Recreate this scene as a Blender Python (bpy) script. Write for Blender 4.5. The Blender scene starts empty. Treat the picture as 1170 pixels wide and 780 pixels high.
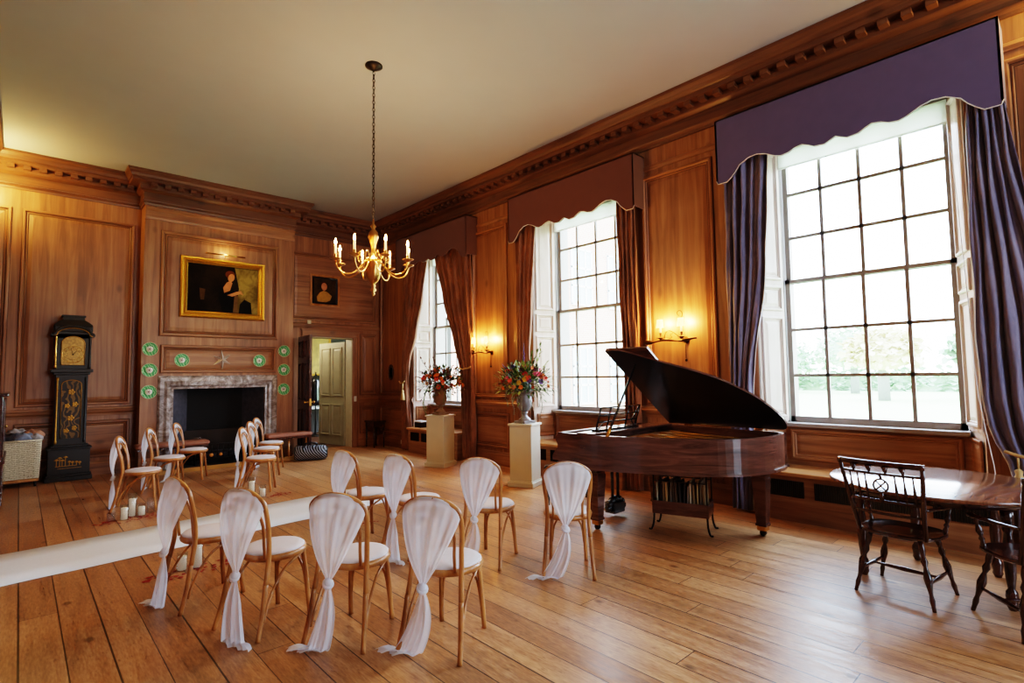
import bpy, math, random
from mathutils import Vector, Matrix
random.seed(7)
PI = math.pi
sc = bpy.context.scene
COL = sc.collection
R = math.radians

# ------------------------------------------------------------------ materials
MATS = {}
def new_mat(name):
    m = bpy.data.materials.new(name); m.use_nodes = True
    nt = m.node_tree; b = nt.nodes['Principled BSDF']
    return m, nt, b
def lin(c):
    return tuple((x/12.92 if x <= .04045 else ((x+.055)/1.055)**2.4) for x in c) + (1,)
def rgb(r, g, b): return lin((r/255, g/255, b/255))

def plain(name, col, rough=.5, metal=0, noise=.12, nscale=8, bump=0, emis=0, emcol=None, coat=0, sheen=0, spec=.5, stretch=(1,1,1)):
    m, nt, b = new_mat(name)
    tc = nt.nodes.new('ShaderNodeTexCoord'); mp = nt.nodes.new('ShaderNodeMapping')
    mp.inputs['Scale'].default_value = stretch
    n = nt.nodes.new('ShaderNodeTexNoise'); n.inputs['Scale'].default_value = nscale; n.inputs['Detail'].default_value = 5
    nt.links.new(tc.outputs['Object'], mp.inputs[0]); nt.links.new(mp.outputs[0], n.inputs['Vector'])
    mx = nt.nodes.new('ShaderNodeMix'); mx.data_type = 'RGBA'
    mx.inputs[6].default_value = tuple(c*(1-noise*2) for c in col[:3])+(1,)
    mx.inputs[7].default_value = tuple(min(1, c*(1+noise)) for c in col[:3])+(1,)
    nt.links.new(n.outputs[0], mx.inputs[0]); nt.links.new(mx.outputs[2], b.inputs['Base Color'])
    b.inputs['Roughness'].default_value = rough; b.inputs['Metallic'].default_value = metal
    b.inputs['Coat Weight'].default_value = coat; b.inputs['Sheen Weight'].default_value = sheen
    b.inputs['Specular IOR Level'].default_value = spec
    if bump:
        bp = nt.nodes.new('ShaderNodeBump'); bp.inputs['Strength'].default_value = bump; bp.inputs['Distance'].default_value = .01
        nt.links.new(n.outputs[0], bp.inputs['Height']); nt.links.new(bp.outputs[0], b.inputs['Normal'])
    if emis:
        b.inputs['Emission Color'].default_value = emcol or col; b.inputs['Emission Strength'].default_value = emis
    MATS[name] = m; return m

def wood(name, cdark, cmid, clight, scale=(14, 14, 1), rough=.45, knots=True, coat=0, bump=.08, spec=.5, knot_scale=2.2):
    m, nt, b = new_mat(name); N = nt.nodes; L = nt.links
    tc = N.new('ShaderNodeTexCoord')
    mp = N.new('ShaderNodeMapping'); mp.inputs['Scale'].default_value = scale
    L.new(tc.outputs['Object'], mp.inputs[0])
    n0 = N.new('ShaderNodeTexNoise'); n0.inputs['Scale'].default_value = .9; n0.inputs['Detail'].default_value = 6; n0.inputs['Roughness'].default_value = .6; n0.inputs['Distortion'].default_value = .8
    L.new(mp.outputs[0], n0.inputs['Vector'])
    n1 = N.new('ShaderNodeTexNoise'); n1.inputs['Scale'].default_value = 1.1; n1.inputs['Detail'].default_value = 3
    L.new(tc.outputs['Object'], n1.inputs['Vector'])
    ad = N.new('ShaderNodeMath'); ad.operation = 'MULTIPLY_ADD'; ad.inputs[1].default_value = .45
    L.new(n1.outputs[0], ad.inputs[0]); 
    sb = N.new('ShaderNodeMath'); sb.operation = 'SUBTRACT'; sb.inputs[1].default_value = .22
    L.new(n0.outputs[0], sb.inputs[0]); L.new(sb.outputs[0], ad.inputs[2])
    rp = N.new('ShaderNodeValToRGB'); e = rp.color_ramp.elements
    e[0].position = .30; e[0].color = cdark; e[1].position = .72; e[1].color = clight
    x = rp.color_ramp.elements.new(.5); x.color = cmid
    L.new(ad.outputs[0], rp.inputs[0])
    out = rp.outputs[0]
    if knots:
        mp2 = N.new('ShaderNodeMapping'); s = scale; mxs = max(s)
        mp2.inputs['Scale'].default_value = tuple(1.0 if q == mxs else .55 for q in s)
        L.new(tc.outputs['Object'], mp2.inputs[0])
        v = N.new('ShaderNodeTexVoronoi'); v.inputs['Scale'].default_value = knot_scale
        L.new(mp2.outputs[0], v.inputs['Vector'])
        kr = N.new('ShaderNodeMapRange'); kr.inputs[1].default_value = .05; kr.inputs[2].default_value = .12; kr.inputs[3].default_value = .6; kr.inputs[4].default_value = 0
        L.new(v.outputs['Distance'], kr.inputs[0])
        mx = N.new('ShaderNodeMix'); mx.data_type = 'RGBA'; L.new(kr.outputs[0], mx.inputs[0]); L.new(out, mx.inputs[6])
        mx.inputs[7].default_value = tuple(c*.45 for c in cdark[:3])+(1,)
        out = mx.outputs[2]
    L.new(out, b.inputs['Base Color'])
    b.inputs['Roughness'].default_value = rough; b.inputs['Coat Weight'].default_value = coat; b.inputs['Specular IOR Level'].default_value = spec
    b.inputs['Coat Roughness'].default_value = .15
    if bump:
        bp = N.new('ShaderNodeBump'); bp.inputs['Strength'].default_value = bump; bp.inputs['Distance'].default_value = .01
        L.new(n0.outputs[0], bp.inputs['Height']); L.new(bp.outputs[0], b.inputs['Normal'])
    MATS[name] = m; return m

PD, PM, PL = rgb(112, 72, 46), rgb(140, 94, 62), rgb(164, 116, 80)
pine_v = wood('pine_vertical', PD, PM, PL, (13, 13, .8), .42)
pine_h = wood('pine_horizontal', PD, PM, PL, (.8, .8, 16), .42)
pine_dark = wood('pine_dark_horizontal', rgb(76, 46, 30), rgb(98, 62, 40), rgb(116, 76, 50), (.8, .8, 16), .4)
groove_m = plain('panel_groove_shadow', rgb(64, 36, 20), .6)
pine_daylit = wood('pine_daylit_vertical', rgb(196, 178, 164), rgb(212, 196, 184), rgb(226, 212, 202), (6, 6, .8), .4)  # pine lightened to paint daylight onto the reveals and shutters
bentwood = wood('bentwood_beech', rgb(120, 70, 28), rgb(166, 108, 54), rgb(192, 134, 76), (10, 10, 3), .3, knots=False, coat=.3)
mahog = wood('piano_mahogany', rgb(60, 34, 28), rgb(88, 54, 44), rgb(112, 74, 60), (2.5, 2.5, 22), .24, knots=False, coat=.5, bump=.02)
darkmahog = wood('dark_mahogany', rgb(36, 16, 12), rgb(58, 27, 20), rgb(78, 38, 27), (12, 12, 2), .22, knots=False, coat=.5, bump=.02)
tablewood = wood('table_top_mahogany', rgb(88, 50, 34), rgb(128, 80, 55), rgb(156, 104, 74), (1.5, 20, 1.5), .16, knots=False, coat=.8, bump=0)
benchpine = wood('bench_top_pine', rgb(128, 78, 42), rgb(168, 112, 66), rgb(196, 142, 92), (14, 1, 14), .3)
goldwood = plain('hearth_curb_wood', rgb(176, 124, 56), .4)

def floor_material():
    m, nt, b = new_mat('floor_boards'); N = nt.nodes; L = nt.links
    def M(op, a=None, c=None, d=None):
        n = N.new('ShaderNodeMath'); n.operation = op
        for i, q in enumerate((a, c, d)):
            if q is None: continue
            if isinstance(q, (int, float)): n.inputs[i].default_value = q
            else: L.new(q, n.inputs[i])
        return n.outputs[0]
    tc = N.new('ShaderNodeTexCoord'); sx = N.new('ShaderNodeSeparateXYZ'); L.new(tc.outputs['Object'], sx.inputs[0])
    x, y = sx.outputs[0], sx.outputs[1]
    W = .205
    bx = M('DIVIDE', M('ADD', x, 3.03), W); idx = M('FLOOR', bx); fx = M('FRACT', bx)
    wn = N.new('ShaderNodeTexWhiteNoise'); wn.noise_dimensions = '1D'; L.new(idx, wn.inputs['W'])
    by = M('DIVIDE', M('ADD', y, M('MULTIPLY', wn.outputs['Value'], 9.0)), 3.4); idy = M('FLOOR', by); fy = M('FRACT', by)
    cv = N.new('ShaderNodeCombineXYZ'); L.new(idx, cv.inputs[0]); L.new(idy, cv.inputs[1])
    wn2 = N.new('ShaderNodeTexWhiteNoise'); wn2.noise_dimensions = '2D'; L.new(cv.outputs[0], wn2.inputs['Vector'])
    # grain
    gv = N.new('ShaderNodeCombineXYZ')
    L.new(M('MULTIPLY', x, 11.0), gv.inputs[0]); L.new(M('ADD', M('MULTIPLY', y, .75), M('MULTIPLY', wn2.outputs['Value'], 31.0)), gv.inputs[1])
    n0 = N.new('ShaderNodeTexNoise'); n0.inputs['Scale'].default_value = 1.2; n0.inputs['Detail'].default_value = 7; n0.inputs['Roughness'].default_value = .65; n0.inputs['Distortion'].default_value = 1.1
    L.new(gv.outputs[0], n0.inputs['Vector'])
    fn = N.new('ShaderNodeTexNoise'); fn.inputs['Scale'].default_value = 6; fn.inputs['Detail'].default_value = 4
    fv = N.new('ShaderNodeCombineXYZ'); L.new(M('MULTIPLY', x, 16.0), fv.inputs[0]); L.new(M('MULTIPLY', y, 2.6), fv.inputs[1]); L.new(fv.outputs[0], fn.inputs['Vector'])
    big = N.new('ShaderNodeTexNoise'); big.inputs['Scale'].default_value = .8; big.inputs['Detail'].default_value = 4; L.new(tc.outputs['Object'], big.inputs['Vector'])
    s = M('ADD', M('MULTIPLY', n0.outputs[0], .8), M('MULTIPLY', wn2.outputs['Value'], .20))
    s = M('ADD', s, M('MULTIPLY', big.outputs[0], .35)); s = M('SUBTRACT', s, .20)
    s = M('ADD', s, M('MULTIPLY', fn.outputs[0], .55)); s = M('SUBTRACT', s, .20)
    rp = N.new('ShaderNodeValToRGB'); e = rp.color_ramp.elements
    e[0].position = .22; e[0].color = rgb(112, 72, 42); e[1].position = .85; e[1].color = rgb(204, 156, 110)
    k = rp.color_ramp.elements.new(.52); k.color = rgb(164, 112, 70)
    L.new(s, rp.inputs[0])
    # knots
    kv = N.new('ShaderNodeCombineXYZ'); L.new(M('MULTIPLY', x, 1.0), kv.inputs[0]); L.new(M('MULTIPLY', y, .6), kv.inputs[1])
    v = N.new('ShaderNodeTexVoronoi'); v.inputs['Scale'].default_value = 3.6; L.new(kv.outputs[0], v.inputs['Vector'])
    kr = N.new('ShaderNodeMapRange'); kr.inputs[1].default_value = .05; kr.inputs[2].default_value = .12; kr.inputs[3].default_value = .6; kr.inputs[4].default_value = 0
    L.new(v.outputs['Distance'], kr.inputs[0])
    mk = N.new('ShaderNodeMix'); mk.data_type = 'RGBA'; L.new(kr.outputs[0], mk.inputs[0]); L.new(rp.outputs[0], mk.inputs[6]); mk.inputs[7].default_value = rgb(50, 26, 12)
    fk = N.new('ShaderNodeTexNoise'); fk.inputs['Scale'].default_value = 26; fk.inputs['Detail'].default_value = 3
    fkv = N.new('ShaderNodeCombineXYZ'); L.new(M('MULTIPLY', x, 1.6), fkv.inputs[0]); L.new(M('MULTIPLY', y, .5), fkv.inputs[1]); L.new(fkv.outputs[0], fk.inputs['Vector'])
    fr_ = N.new('ShaderNodeMapRange'); fr_.inputs[1].default_value = .60; fr_.inputs[2].default_value = .74; fr_.inputs[3].default_value = 0; fr_.inputs[4].default_value = .55
    L.new(fk.outputs[0], fr_.inputs[0]); mk2 = N.new('ShaderNodeMix'); mk2.data_type = 'RGBA'; L.new(fr_.outputs[0], mk2.inputs[0]); L.new(mk.outputs[2], mk2.inputs[6]); mk2.inputs[7].default_value = rgb(96, 56, 30); mk = mk2
    # gaps
    gapw = M('MULTIPLY_ADD', wn.outputs['Value'], .028, .014)
    ga = M('MAXIMUM', M('LESS_THAN', fx, gapw), M('GREATER_THAN', fx, .988))
    gj = M('LESS_THAN', fy, .0016)
    g = M('MAXIMUM', ga, gj)
    mg = N.new('ShaderNodeMix'); mg.data_type = 'RGBA'; L.new(M('MULTIPLY', g, .9), mg.inputs[0]); L.new(mk.outputs[2], mg.inputs[6]); mg.inputs[7].default_value = rgb(34, 18, 9)
    L.new(mg.outputs[2], b.inputs['Base Color'])
    rr = N.new('ShaderNodeMapRange'); rr.inputs[1].default_value = .3; rr.inputs[2].default_value = .7; rr.inputs[3].default_value = .27; rr.inputs[4].default_value = .45
    L.new(n0.outputs[0], rr.inputs[0]); L.new(rr.outputs[0], b.inputs['Roughness'])
    bp = N.new('ShaderNodeBump'); bp.inputs['Strength'].default_value = .35; bp.inputs['Distance'].default_value = .006
    # cupping of each board and recessed gaps
    hgt = M('SUBTRACT', M('ADD', M('MULTIPLY', n0.outputs[0], .35), M('MULTIPLY', wn.outputs['Value'], .2)), g)
    L.new(hgt, bp.inputs['Height']); L.new(bp.outputs[0], b.inputs['Normal'])
    return m
floor_m = floor_material()

plaster = plain('ceiling_plaster', rgb(154, 156, 164), .9, noise=.03, nscale=2)
black = plain('black_lacquer', rgb(14, 14, 18), .22, coat=.6)
pianoblack = plain('lid_black', rgb(20, 22, 38), .3, coat=.2)
ironm = plain('dark_iron', rgb(42, 32, 26), .45, metal=.7)
bronze = plain('dark_bronze', rgb(74, 50, 26), .35, metal=.9)
brass = plain('brass', rgb(214, 164, 88), .25, metal=1)
chbrass = plain('chandelier_brass', rgb(190, 140, 80), .28, metal=1)
gilt = plain('gilt', rgb(214, 160, 62), .35, metal=.85, noise=.3, nscale=60, bump=.5)
goldpaint = plain('gold_paint', rgb(170, 122, 44), .4, metal=.6, noise=.3, nscale=40)
cream = plain('cream_paint', rgb(206, 196, 168), .5)
pedm = plain('pedestal_paint', rgb(196, 190, 170), .5, noise=.06, nscale=5)
doorcream = plain('door_cream_paint', rgb(176, 170, 142), .5)
whitep = plain('white_paint', rgb(214, 210, 205), .5, noise=.03)
winpaint = plain('window_frame_paint', rgb(150, 140, 134), .5, noise=.05)
wax = plain('candle_wax', rgb(238, 228, 204), .5, noise=.02, emis=.05)
candletube = plain('candle_tube', rgb(244, 226, 190), .5, noise=.02, emis=.5, emcol=rgb(255, 196, 120))
stone = plain('urn_stone', rgb(132, 104, 82), .8, noise=.2, nscale=18, bump=.4)
greymet = plain('urn_pewter', rgb(140, 136, 138), .45, metal=.35, noise=.2, nscale=14, bump=.2)
marble = None
pad = plain('seat_pad_cotton', rgb(212, 206, 208), .9, noise=.05, nscale=30)
runnerm = plain('runner_cloth', rgb(228, 236, 242), .9, noise=.03, nscale=40, bump=.1)
brownpad = plain('brown_leather', rgb(150, 98, 76), .5, noise=.15, nscale=14, bump=.1)
fireblack = plain('soot', rgb(14, 12, 12), .9)
firebrick = plain('sooty_brick', rgb(60, 58, 66), .9, noise=.4, nscale=14, bump=.5)
slate = plain('hearth_slate', rgb(52, 44, 40), .5, noise=.2)
ember = plain('ember', rgb(180, 120, 60), .8, emis=.03, emcol=rgb(255, 150, 60))
petalm = plain('red_petal', rgb(150, 24, 26), .6)
sheet = plain('sheet_music', rgb(205, 190, 160), .8, noise=.1)
wicker = plain('wicker', rgb(216, 202, 172), .6, noise=.35, nscale=50, bump=.6)
keysw = plain('ivory', rgb(232, 224, 204), .3, noise=.02)
strings = plain('piano_plate_gold', rgb(168, 116, 54), .35, metal=.6)
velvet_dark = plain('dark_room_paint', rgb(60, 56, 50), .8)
yellowart = plain('yellow_picture', rgb(206, 168, 84), .6, noise=.4, nscale=6)
cordm = plain('tie_rope', rgb(196, 160, 104), .7, noise=.2, nscale=80)
whitecord = plain('white_cord', rgb(230, 228, 224), .6)
bulb = plain('candle_bulb', rgb(255, 220, 160), .3, emis=160, emcol=rgb(255, 170, 80))
shade = plain('lamp_shade', rgb(255, 230, 170), .6, noise=.02, emis=2.6, emcol=rgb(255, 190, 84))
grassm = plain('lawn_grass', rgb(176, 196, 140), .9, noise=.15, nscale=2)  # grass colour brightened to look sunlit and overexposed
leafhazed = plain('tree_leaf_hazed', rgb(176, 200, 170), .9, noise=.25, nscale=3)  # leaf green paled so the colour itself carries the haze
leafautumn = plain('tree_leaf_autumn_hazed', rgb(214, 204, 164), .9, noise=.2, nscale=3)  # yellow leaf tone, paled for haze as well
barkm = plain('tree_bark', rgb(120, 122, 118), .9)
creeperm = plain('creeper_leaf', rgb(150, 50, 66), .9, noise=.3)
bagm = None

def fabric_m(name, c1, c2, scale=5, rough=.8, sheen=.3, bump=.15, stretch=(1, 1, .5)):
    m, nt, b = new_mat(name); N = nt.nodes; L = nt.links
    tc = N.new('ShaderNodeTexCoord'); mp = N.new('ShaderNodeMapping'); mp.inputs['Scale'].default_value = stretch
    L.new(tc.outputs['Object'], mp.inputs[0])
    v = N.new('ShaderNodeTexVoronoi'); v.feature = 'SMOOTH_F1'; v.inputs['Scale'].default_value = scale
    n = N.new('ShaderNodeTexNoise'); n.inputs['Scale'].default_value = scale*1.7; n.inputs['Detail'].default_value = 4; n.inputs['Distortion'].default_value = 2
    L.new(mp.outputs[0], v.inputs['Vector']); L.new(mp.outputs[0], n.inputs['Vector'])
    mu = N.new('ShaderNodeMath'); mu.operation = 'MULTIPLY'; L.new(v.outputs['Distance'], mu.inputs[0]); L.new(n.outputs[0], mu.inputs[1])
    rp = N.new('ShaderNodeValToRGB'); rp.color_ramp.elements[0].position = .12; rp.color_ramp.elements[1].position = .32
    rp.color_ramp.elements[0].color = c1; rp.color_ramp.elements[1].color = c2
    L.new(mu.outputs[0], rp.inputs[0]); L.new(rp.outputs[0], b.inputs['Base Color'])
    b.inputs['Roughness'].default_value = rough; b.inputs['Sheen Weight'].default_value = sheen
    bp = N.new('ShaderNodeBump'); bp.inputs['Strength'].default_value = bump; bp.inputs['Distance'].default_value = .004
    L.new(n.outputs[0], bp.inputs['Height']); L.new(bp.outputs[0], b.inputs['Normal'])
    return m
damask = fabric_m('curtain_damask_brown', rgb(104, 62, 38), rgb(134, 84, 54))
damask_glare = fabric_m('curtain_damask_glare_tinted', rgb(96, 92, 118), rgb(120, 112, 134))  # damask tinted blue-violet to paint the lens glare over it
pelm_m = plain('pelmet_brown_velvet', rgb(92, 50, 30), .9, noise=.06, sheen=.3)
pelm_glare = plain('pelmet_velvet_glare_tinted', rgb(84, 72, 104), .9, noise=.06, sheen=.4)  # velvet colour takes in the blue lens glare
lining = plain('curtain_lining', rgb(222, 214, 206), .9, noise=.03)
blindm = plain('blind_cloth', rgb(236, 234, 228), .9, noise=.02)
_n = blindm.node_tree; _t = _n.nodes.new('ShaderNodeBsdfTranslucent'); _t.inputs[0].default_value = (.9, .9, .88, 1); _m = _n.nodes.new('ShaderNodeMixShader'); _m.inputs[0].default_value = .6
_n.links.new(_n.nodes['Principled BSDF'].outputs[0], _m.inputs[1]); _n.links.new(_t.outputs[0], _m.inputs[2]); _n.links.new(_m.outputs[0], _n.nodes['Material Output'].inputs[0])

def chiffon():
    m, nt, b = new_mat('white_chiffon'); N = nt.nodes; L = nt.links
    out = N['Material Output']
    tr = N.new('ShaderNodeBsdfTransparent'); tl = N.new('ShaderNodeBsdfTranslucent'); df = N.new('ShaderNodeBsdfDiffuse')
    tc = N.new('ShaderNodeTexCoord'); n = N.new('ShaderNodeTexNoise'); n.inputs['Scale'].default_value = 12; L.new(tc.outputs['Object'], n.inputs['Vector'])
    mr = N.new('ShaderNodeMapRange'); mr.inputs[3].default_value = .2; mr.inputs[4].default_value = .3; L.new(n.outputs[0], mr.inputs[0])
    for q in (tl, df): q.inputs[0].default_value = (.89, .93, 1, 1)
    a = N.new('ShaderNodeMixShader'); a.inputs[0].default_value = .32; L.new(df.outputs[0], a.inputs[1]); L.new(tl.outputs[0], a.inputs[2])
    c = N.new('ShaderNodeMixShader'); L.new(mr.outputs[0], c.inputs[0]); L.new(a.outputs[0], c.inputs[1]); L.new(tr.outputs[0], c.inputs[2])
    L.new(c.outputs[0], out.inputs[0]); return m
chif = chiffon()
def glass_m(name, tint=(1, 1, 1, 1), refl=.035):
    m, nt, b = new_mat(name); N = nt.nodes; L = nt.links; out = N['Material Output']
    tr = N.new('ShaderNodeBsdfTransparent'); tr.inputs[0].default_value = tint
    gl = N.new('ShaderNodeBsdfGlossy'); gl.inputs['Roughness'].default_value = .02
    s = N.new('ShaderNodeMixShader'); s.inputs[0].default_value = refl; L.new(tr.outputs[0], s.inputs[1]); L.new(gl.outputs[0], s.inputs[2])
    L.new(s.outputs[0], out.inputs[0]); return m
glass = glass_m('window_glass'); vglass = glass_m('holder_glass', (.93, .94, .95, 1), .10)
def marble_m():
    m, nt, b = new_mat('fireplace_marble'); N = nt.nodes; L = nt.links
    tc = N.new('ShaderNodeTexCoord'); mp = N.new('ShaderNodeMapping'); mp.inputs['Scale'].default_value = (.7, 1, .7)
    n = N.new('ShaderNodeTexNoise'); n.inputs['Scale'].default_value = 4; n.inputs['Detail'].default_value = 8; n.inputs['Distortion'].default_value = 2.5; n.inputs['Roughness'].default_value = .7
    L.new(tc.outputs['Object'], mp.inputs[0]); L.new(mp.outputs[0], n.inputs['Vector'])
    rp = N.new('ShaderNodeValToRGB'); e = rp.color_ramp.elements; e[0].position = .35; e[0].color = rgb(92, 76, 66); e[1].position = .68; e[1].color = rgb(202, 200, 202)
    k = e.new(.5); k.color = rgb(144, 134, 130)
    L.new(n.outputs[0], rp.inputs[0]); L.new(rp.outputs[0], b.inputs['Base Color']); b.inputs['Roughness'].default_value = .22; return m
marble = marble_m()
def stripes_m(name, c1, c2, scale, rot=(0, 0, 0), dist=4, thr=.5):
    m, nt, b = new_mat(name); N = nt.nodes; L = nt.links
    tc = N.new('ShaderNodeTexCoord'); mp = N.new('ShaderNodeMapping'); mp.inputs['Rotation'].default_value = rot
    w = N.new('ShaderNodeTexWave'); w.inputs['Scale'].default_value = scale; w.inputs['Distortion'].default_value = dist; w.inputs['Detail'].default_value = 1
    L.new(tc.outputs['Object'], mp.inputs[0]); L.new(mp.outputs[0], w.inputs['Vector'])
    rp = N.new('ShaderNodeValToRGB'); rp.color_ramp.interpolation = 'CONSTANT'; e = rp.color_ramp.elements; e[0].color = c1; e[1].color = c2; e[1].position = thr
    L.new(w.outputs[0], rp.inputs[0]); L.new(rp.outputs[0], b.inputs['Base Color']); b.inputs['Roughness'].default_value = .6; return m
bagm = stripes_m('bag_zebra_stripe', rgb(16, 16, 20), rgb(150, 154, 166), 9, (.4, .5, .6), 3, .74)
lacq = stripes_m('clock_lacquer_door', rgb(34, 26, 20), rgb(104, 76, 34), 6, (0, 0, .6), 14, .66)
plateg = stripes_m('plate_green_glaze', rgb(62, 150, 88), rgb(160, 206, 160), 10, (.3, .2, .9), 9, .84)
def brick_m(name, c1, c2, mortar, scale, bw=.5, rh=.25, rough=.9, ms=.02):
    m, nt, b = new_mat(name); N = nt.nodes; L = nt.links
    tc = N.new('ShaderNodeTexCoord'); mp = N.new('ShaderNodeMapping'); mp.inputs['Rotation'].default_value = (R(90), 0, 0)
    br = N.new('ShaderNodeTexBrick'); br.inputs['Color1'].default_value = c1; br.inputs['Color2'].default_value = c2; br.inputs['Mortar'].default_value = mortar
    br.inputs['Scale'].default_value = scale; br.inputs['Mortar Size'].default_value = ms
    L.new(tc.outputs['Object'], mp.inputs[0]); L.new(mp.outputs[0], br.inputs['Vector']); L.new(br.outputs[0], b.inputs['Base Color']); b.inputs['Roughness'].default_value = rough; return m
housebrick = brick_m('house_brick', rgb(172, 122, 104), rgb(186, 140, 120), rgb(206, 190, 176), 3)

# ------------------------------------------------------------------ mesh builder
class MB:
    def __init__(s): s.v = []; s.f = []; s.m = []; s.sm = []; s.T = Matrix.Identity(4)
    def add(s, vs, fs, mi=0, smooth=False):
        o = len(s.v); s.v += [tuple(s.T @ Vector(q)) for q in vs]
        for f in fs: s.f.append(tuple(i+o for i in f)); s.m.append(mi); s.sm.append(smooth)
        return s
    def box(s, x0, x1, y0, y1, z0, z1, mi=0, ch=0):
        if x0 > x1: x0, x1 = x1, x0
        if y0 > y1: y0, y1 = y1, y0
        if z0 > z1: z0, z1 = z1, z0
        if ch <= 0:
            vs = [(x, y, z) for x in (x0, x1) for y in (y0, y1) for z in (z0, z1)]
            fs = [(0, 1, 3, 2), (4, 6, 7, 5), (0, 4, 5, 1), (2, 3, 7, 6), (0, 2, 6, 4), (1, 5, 7, 3)]
            return s.add(vs, fs, mi)
        # chamfered on vertical loop + top/bottom (three-level octagon prism)
        c = ch
        def ring(ins, z):
            a0, a1, b0, b1 = x0+ins, x1-ins, y0+ins, y1-ins
            return [(a0+c, b0, z), (a1-c, b0, z), (a1, b0+c, z), (a1, b1-c, z), (a1-c, b1, z), (a0+c, b1, z), (a0, b1-c, z), (a0, b0+c, z)]
        rs = [ring(c*.7, z0), ring(0, z0+c*.7), ring(0, z1-c*.7), ring(c*.7, z1)]
        vs = [p for r in rs for p in r]; fs = []
        for k in range(3):
            for i in range(8): j = (i+1) % 8; fs.append((k*8+i, k*8+j, k*8+8+j, k*8+8+i))
        fs.append(tuple(reversed(range(8)))); fs.append(tuple(range(24, 32)))
        return s.add(vs, fs, mi)
    def lathe(s, prof, c=(0, 0, 0), seg=20, mi=0, axis='Z', smooth=True, sx=1, sy=1):
        vs = []; fs = []; n = len(prof)
        for r, h in prof:
            for i in range(seg):
                a = 2*PI*i/seg; x, y = r*math.cos(a)*sx, r*math.sin(a)*sy
                p = (x, y, h) if axis == 'Z' else ((h, x, y) if axis == 'X' else (x, h, y))
                vs.append((p[0]+c[0], p[1]+c[1], p[2]+c[2]))
        for k in range(n-1):
            for i in range(seg):
                j = (i+1) % seg; fs.append((k*seg+i, k*seg+j, (k+1)*seg+j, (k+1)*seg+i))
        fs.append(tuple(reversed(range(seg)))); fs.append(tuple(range((n-1)*seg, n*seg)))
        return s.add(vs, fs, mi, smooth)
    def tube(s, pts, r, seg=8, mi=0, closed=False, smooth=True):
        pts = [Vector(p) for p in pts]; n = len(pts)
        rs = r if isinstance(r, (list, tuple)) else [r]*n
        vs = []; fs = []; up = None
        for k in range(n):
            if closed: t = pts[(k+1) % n]-pts[k-1]
            else: t = pts[min(k+1, n-1)]-pts[max(k-1, 0)]
            if t.length < 1e-9: t = Vector((0, 0, 1))
            t.normalize()
            if up is None: up = Vector((0, 0, 1)) if abs(t.z) < .9 else Vector((1, 0, 0))
            u = t.cross(up)
            if u.length < 1e-6: u = t.cross(Vector((0, 1, 0)))
            u.normalize(); w = u.cross(t).normalized(); up = w
            for i in range(seg):
                a = 2*PI*i/seg; p = pts[k]+(u*math.cos(a)+w*math.sin(a))*rs[k]; vs.append(tuple(p))
        for k in range(n if closed else n-1):
            k2 = (k+1) % n
            for i in range(seg):
                j = (i+1) % seg; fs.append((k*seg+i, k*seg+j, k2*seg+j, k2*seg+i))
        if not closed: fs.append(tuple(reversed(range(seg)))); fs.append(tuple(range((n-1)*seg, n*seg)))
        return s.add(vs, fs, mi, smooth)
    def prism(s, poly, z0, z1, mi=0, mi_top=None):
        n = len(poly); vs = [(x, y, z0) for x, y in poly]+[(x, y, z1) for x, y in poly]
        s.add(vs, [(i, (i+1) % n, n+(i+1) % n, n+i) for i in range(n)]+[tuple(reversed(range(n)))], mi)
        s.add(vs, [tuple(range(n, 2*n))], mi if mi_top is None else mi_top)
        return s
    def ball(s, c, r, seg=10, rings=6, mi=0, sc3=(1, 1, 1)):
        prof = [(max(1e-4, math.sin(PI*k/rings))*r, -math.cos(PI*k/rings)*r*sc3[2]) for k in range(rings+1)]
        return s.lathe(prof, c, seg, mi, sx=sc3[0], sy=sc3[1])
    def grid(s, fn, nu, nv, mi=0, smooth=True):
        vs = [fn(i/nu, j/nv) for j in range(nv+1) for i in range(nu+1)]
        fs = [(j*(nu+1)+i, j*(nu+1)+i+1, (j+1)*(nu+1)+i+1, (j+1)*(nu+1)+i) for j in range(nv) for i in range(nu)]
        return s.add(vs, fs, mi, smooth)
    def build(s, name, mats, parent=None, loc=None):
        me = bpy.data.meshes.new(name); me.from_pydata(s.v, [], s.f)
        if not isinstance(mats, (list, tuple)): mats = [mats]
        for m in mats: me.materials.append(m)
        for p, mi, sm in zip(me.polygons, s.m, s.sm): p.material_index = mi; p.use_smooth = sm
        me.update()
        o = bpy.data.objects.new(name, me); COL.objects.link(o)
        if parent: o.parent = parent
        if loc: o.location = loc
        return o

def tag(o, label, cat, group=None, kind=None):
    if label: o['label'] = label
    if cat: o['category'] = cat
    if group: o['group'] = group
    if kind: o['kind'] = kind
    return o
def thing(name, label, cat, loc=(0, 0, 0), rz=0, group=None):
    o = bpy.data.objects.new(name, None); COL.objects.link(o); o.empty_display_size = .1
    o.location = loc; o.rotation_euler = (0, 0, rz); return tag(o, label, cat, group)
def copy_tree(o, parent=None):
    c = o.copy(); COL.objects.link(c)
    if parent: c.parent = parent
    for ch in list(o.children): copy_tree(ch, c)
    return c
def dup(o, loc, rz, label=None, group=None):
    c = copy_tree(o); c.location = loc; c.rotation_euler = (0, 0, rz)
    if label: c['label'] = label
    if group: c['group'] = group
    return c
def struct(o): o['kind'] = 'structure'; return o

# ------------------------------------------------------------------ room numbers
XL, XR, YB, YF, CH = -.6, 6.35, -4.6, 11.6, 5.25
BX0, BX1, BY = 1.55, 4.15, 11.2          # chimney breast
WINC = [9.10, 5.38, 1.66, -2.08]          # window centres along the window wall; last is unseen, added for daylight
OW, GW, GX = .98, .82, 6.80               # opening half width at wall, at glass; glass plane
WZ0, WZ1 = .98, 4.30

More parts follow.
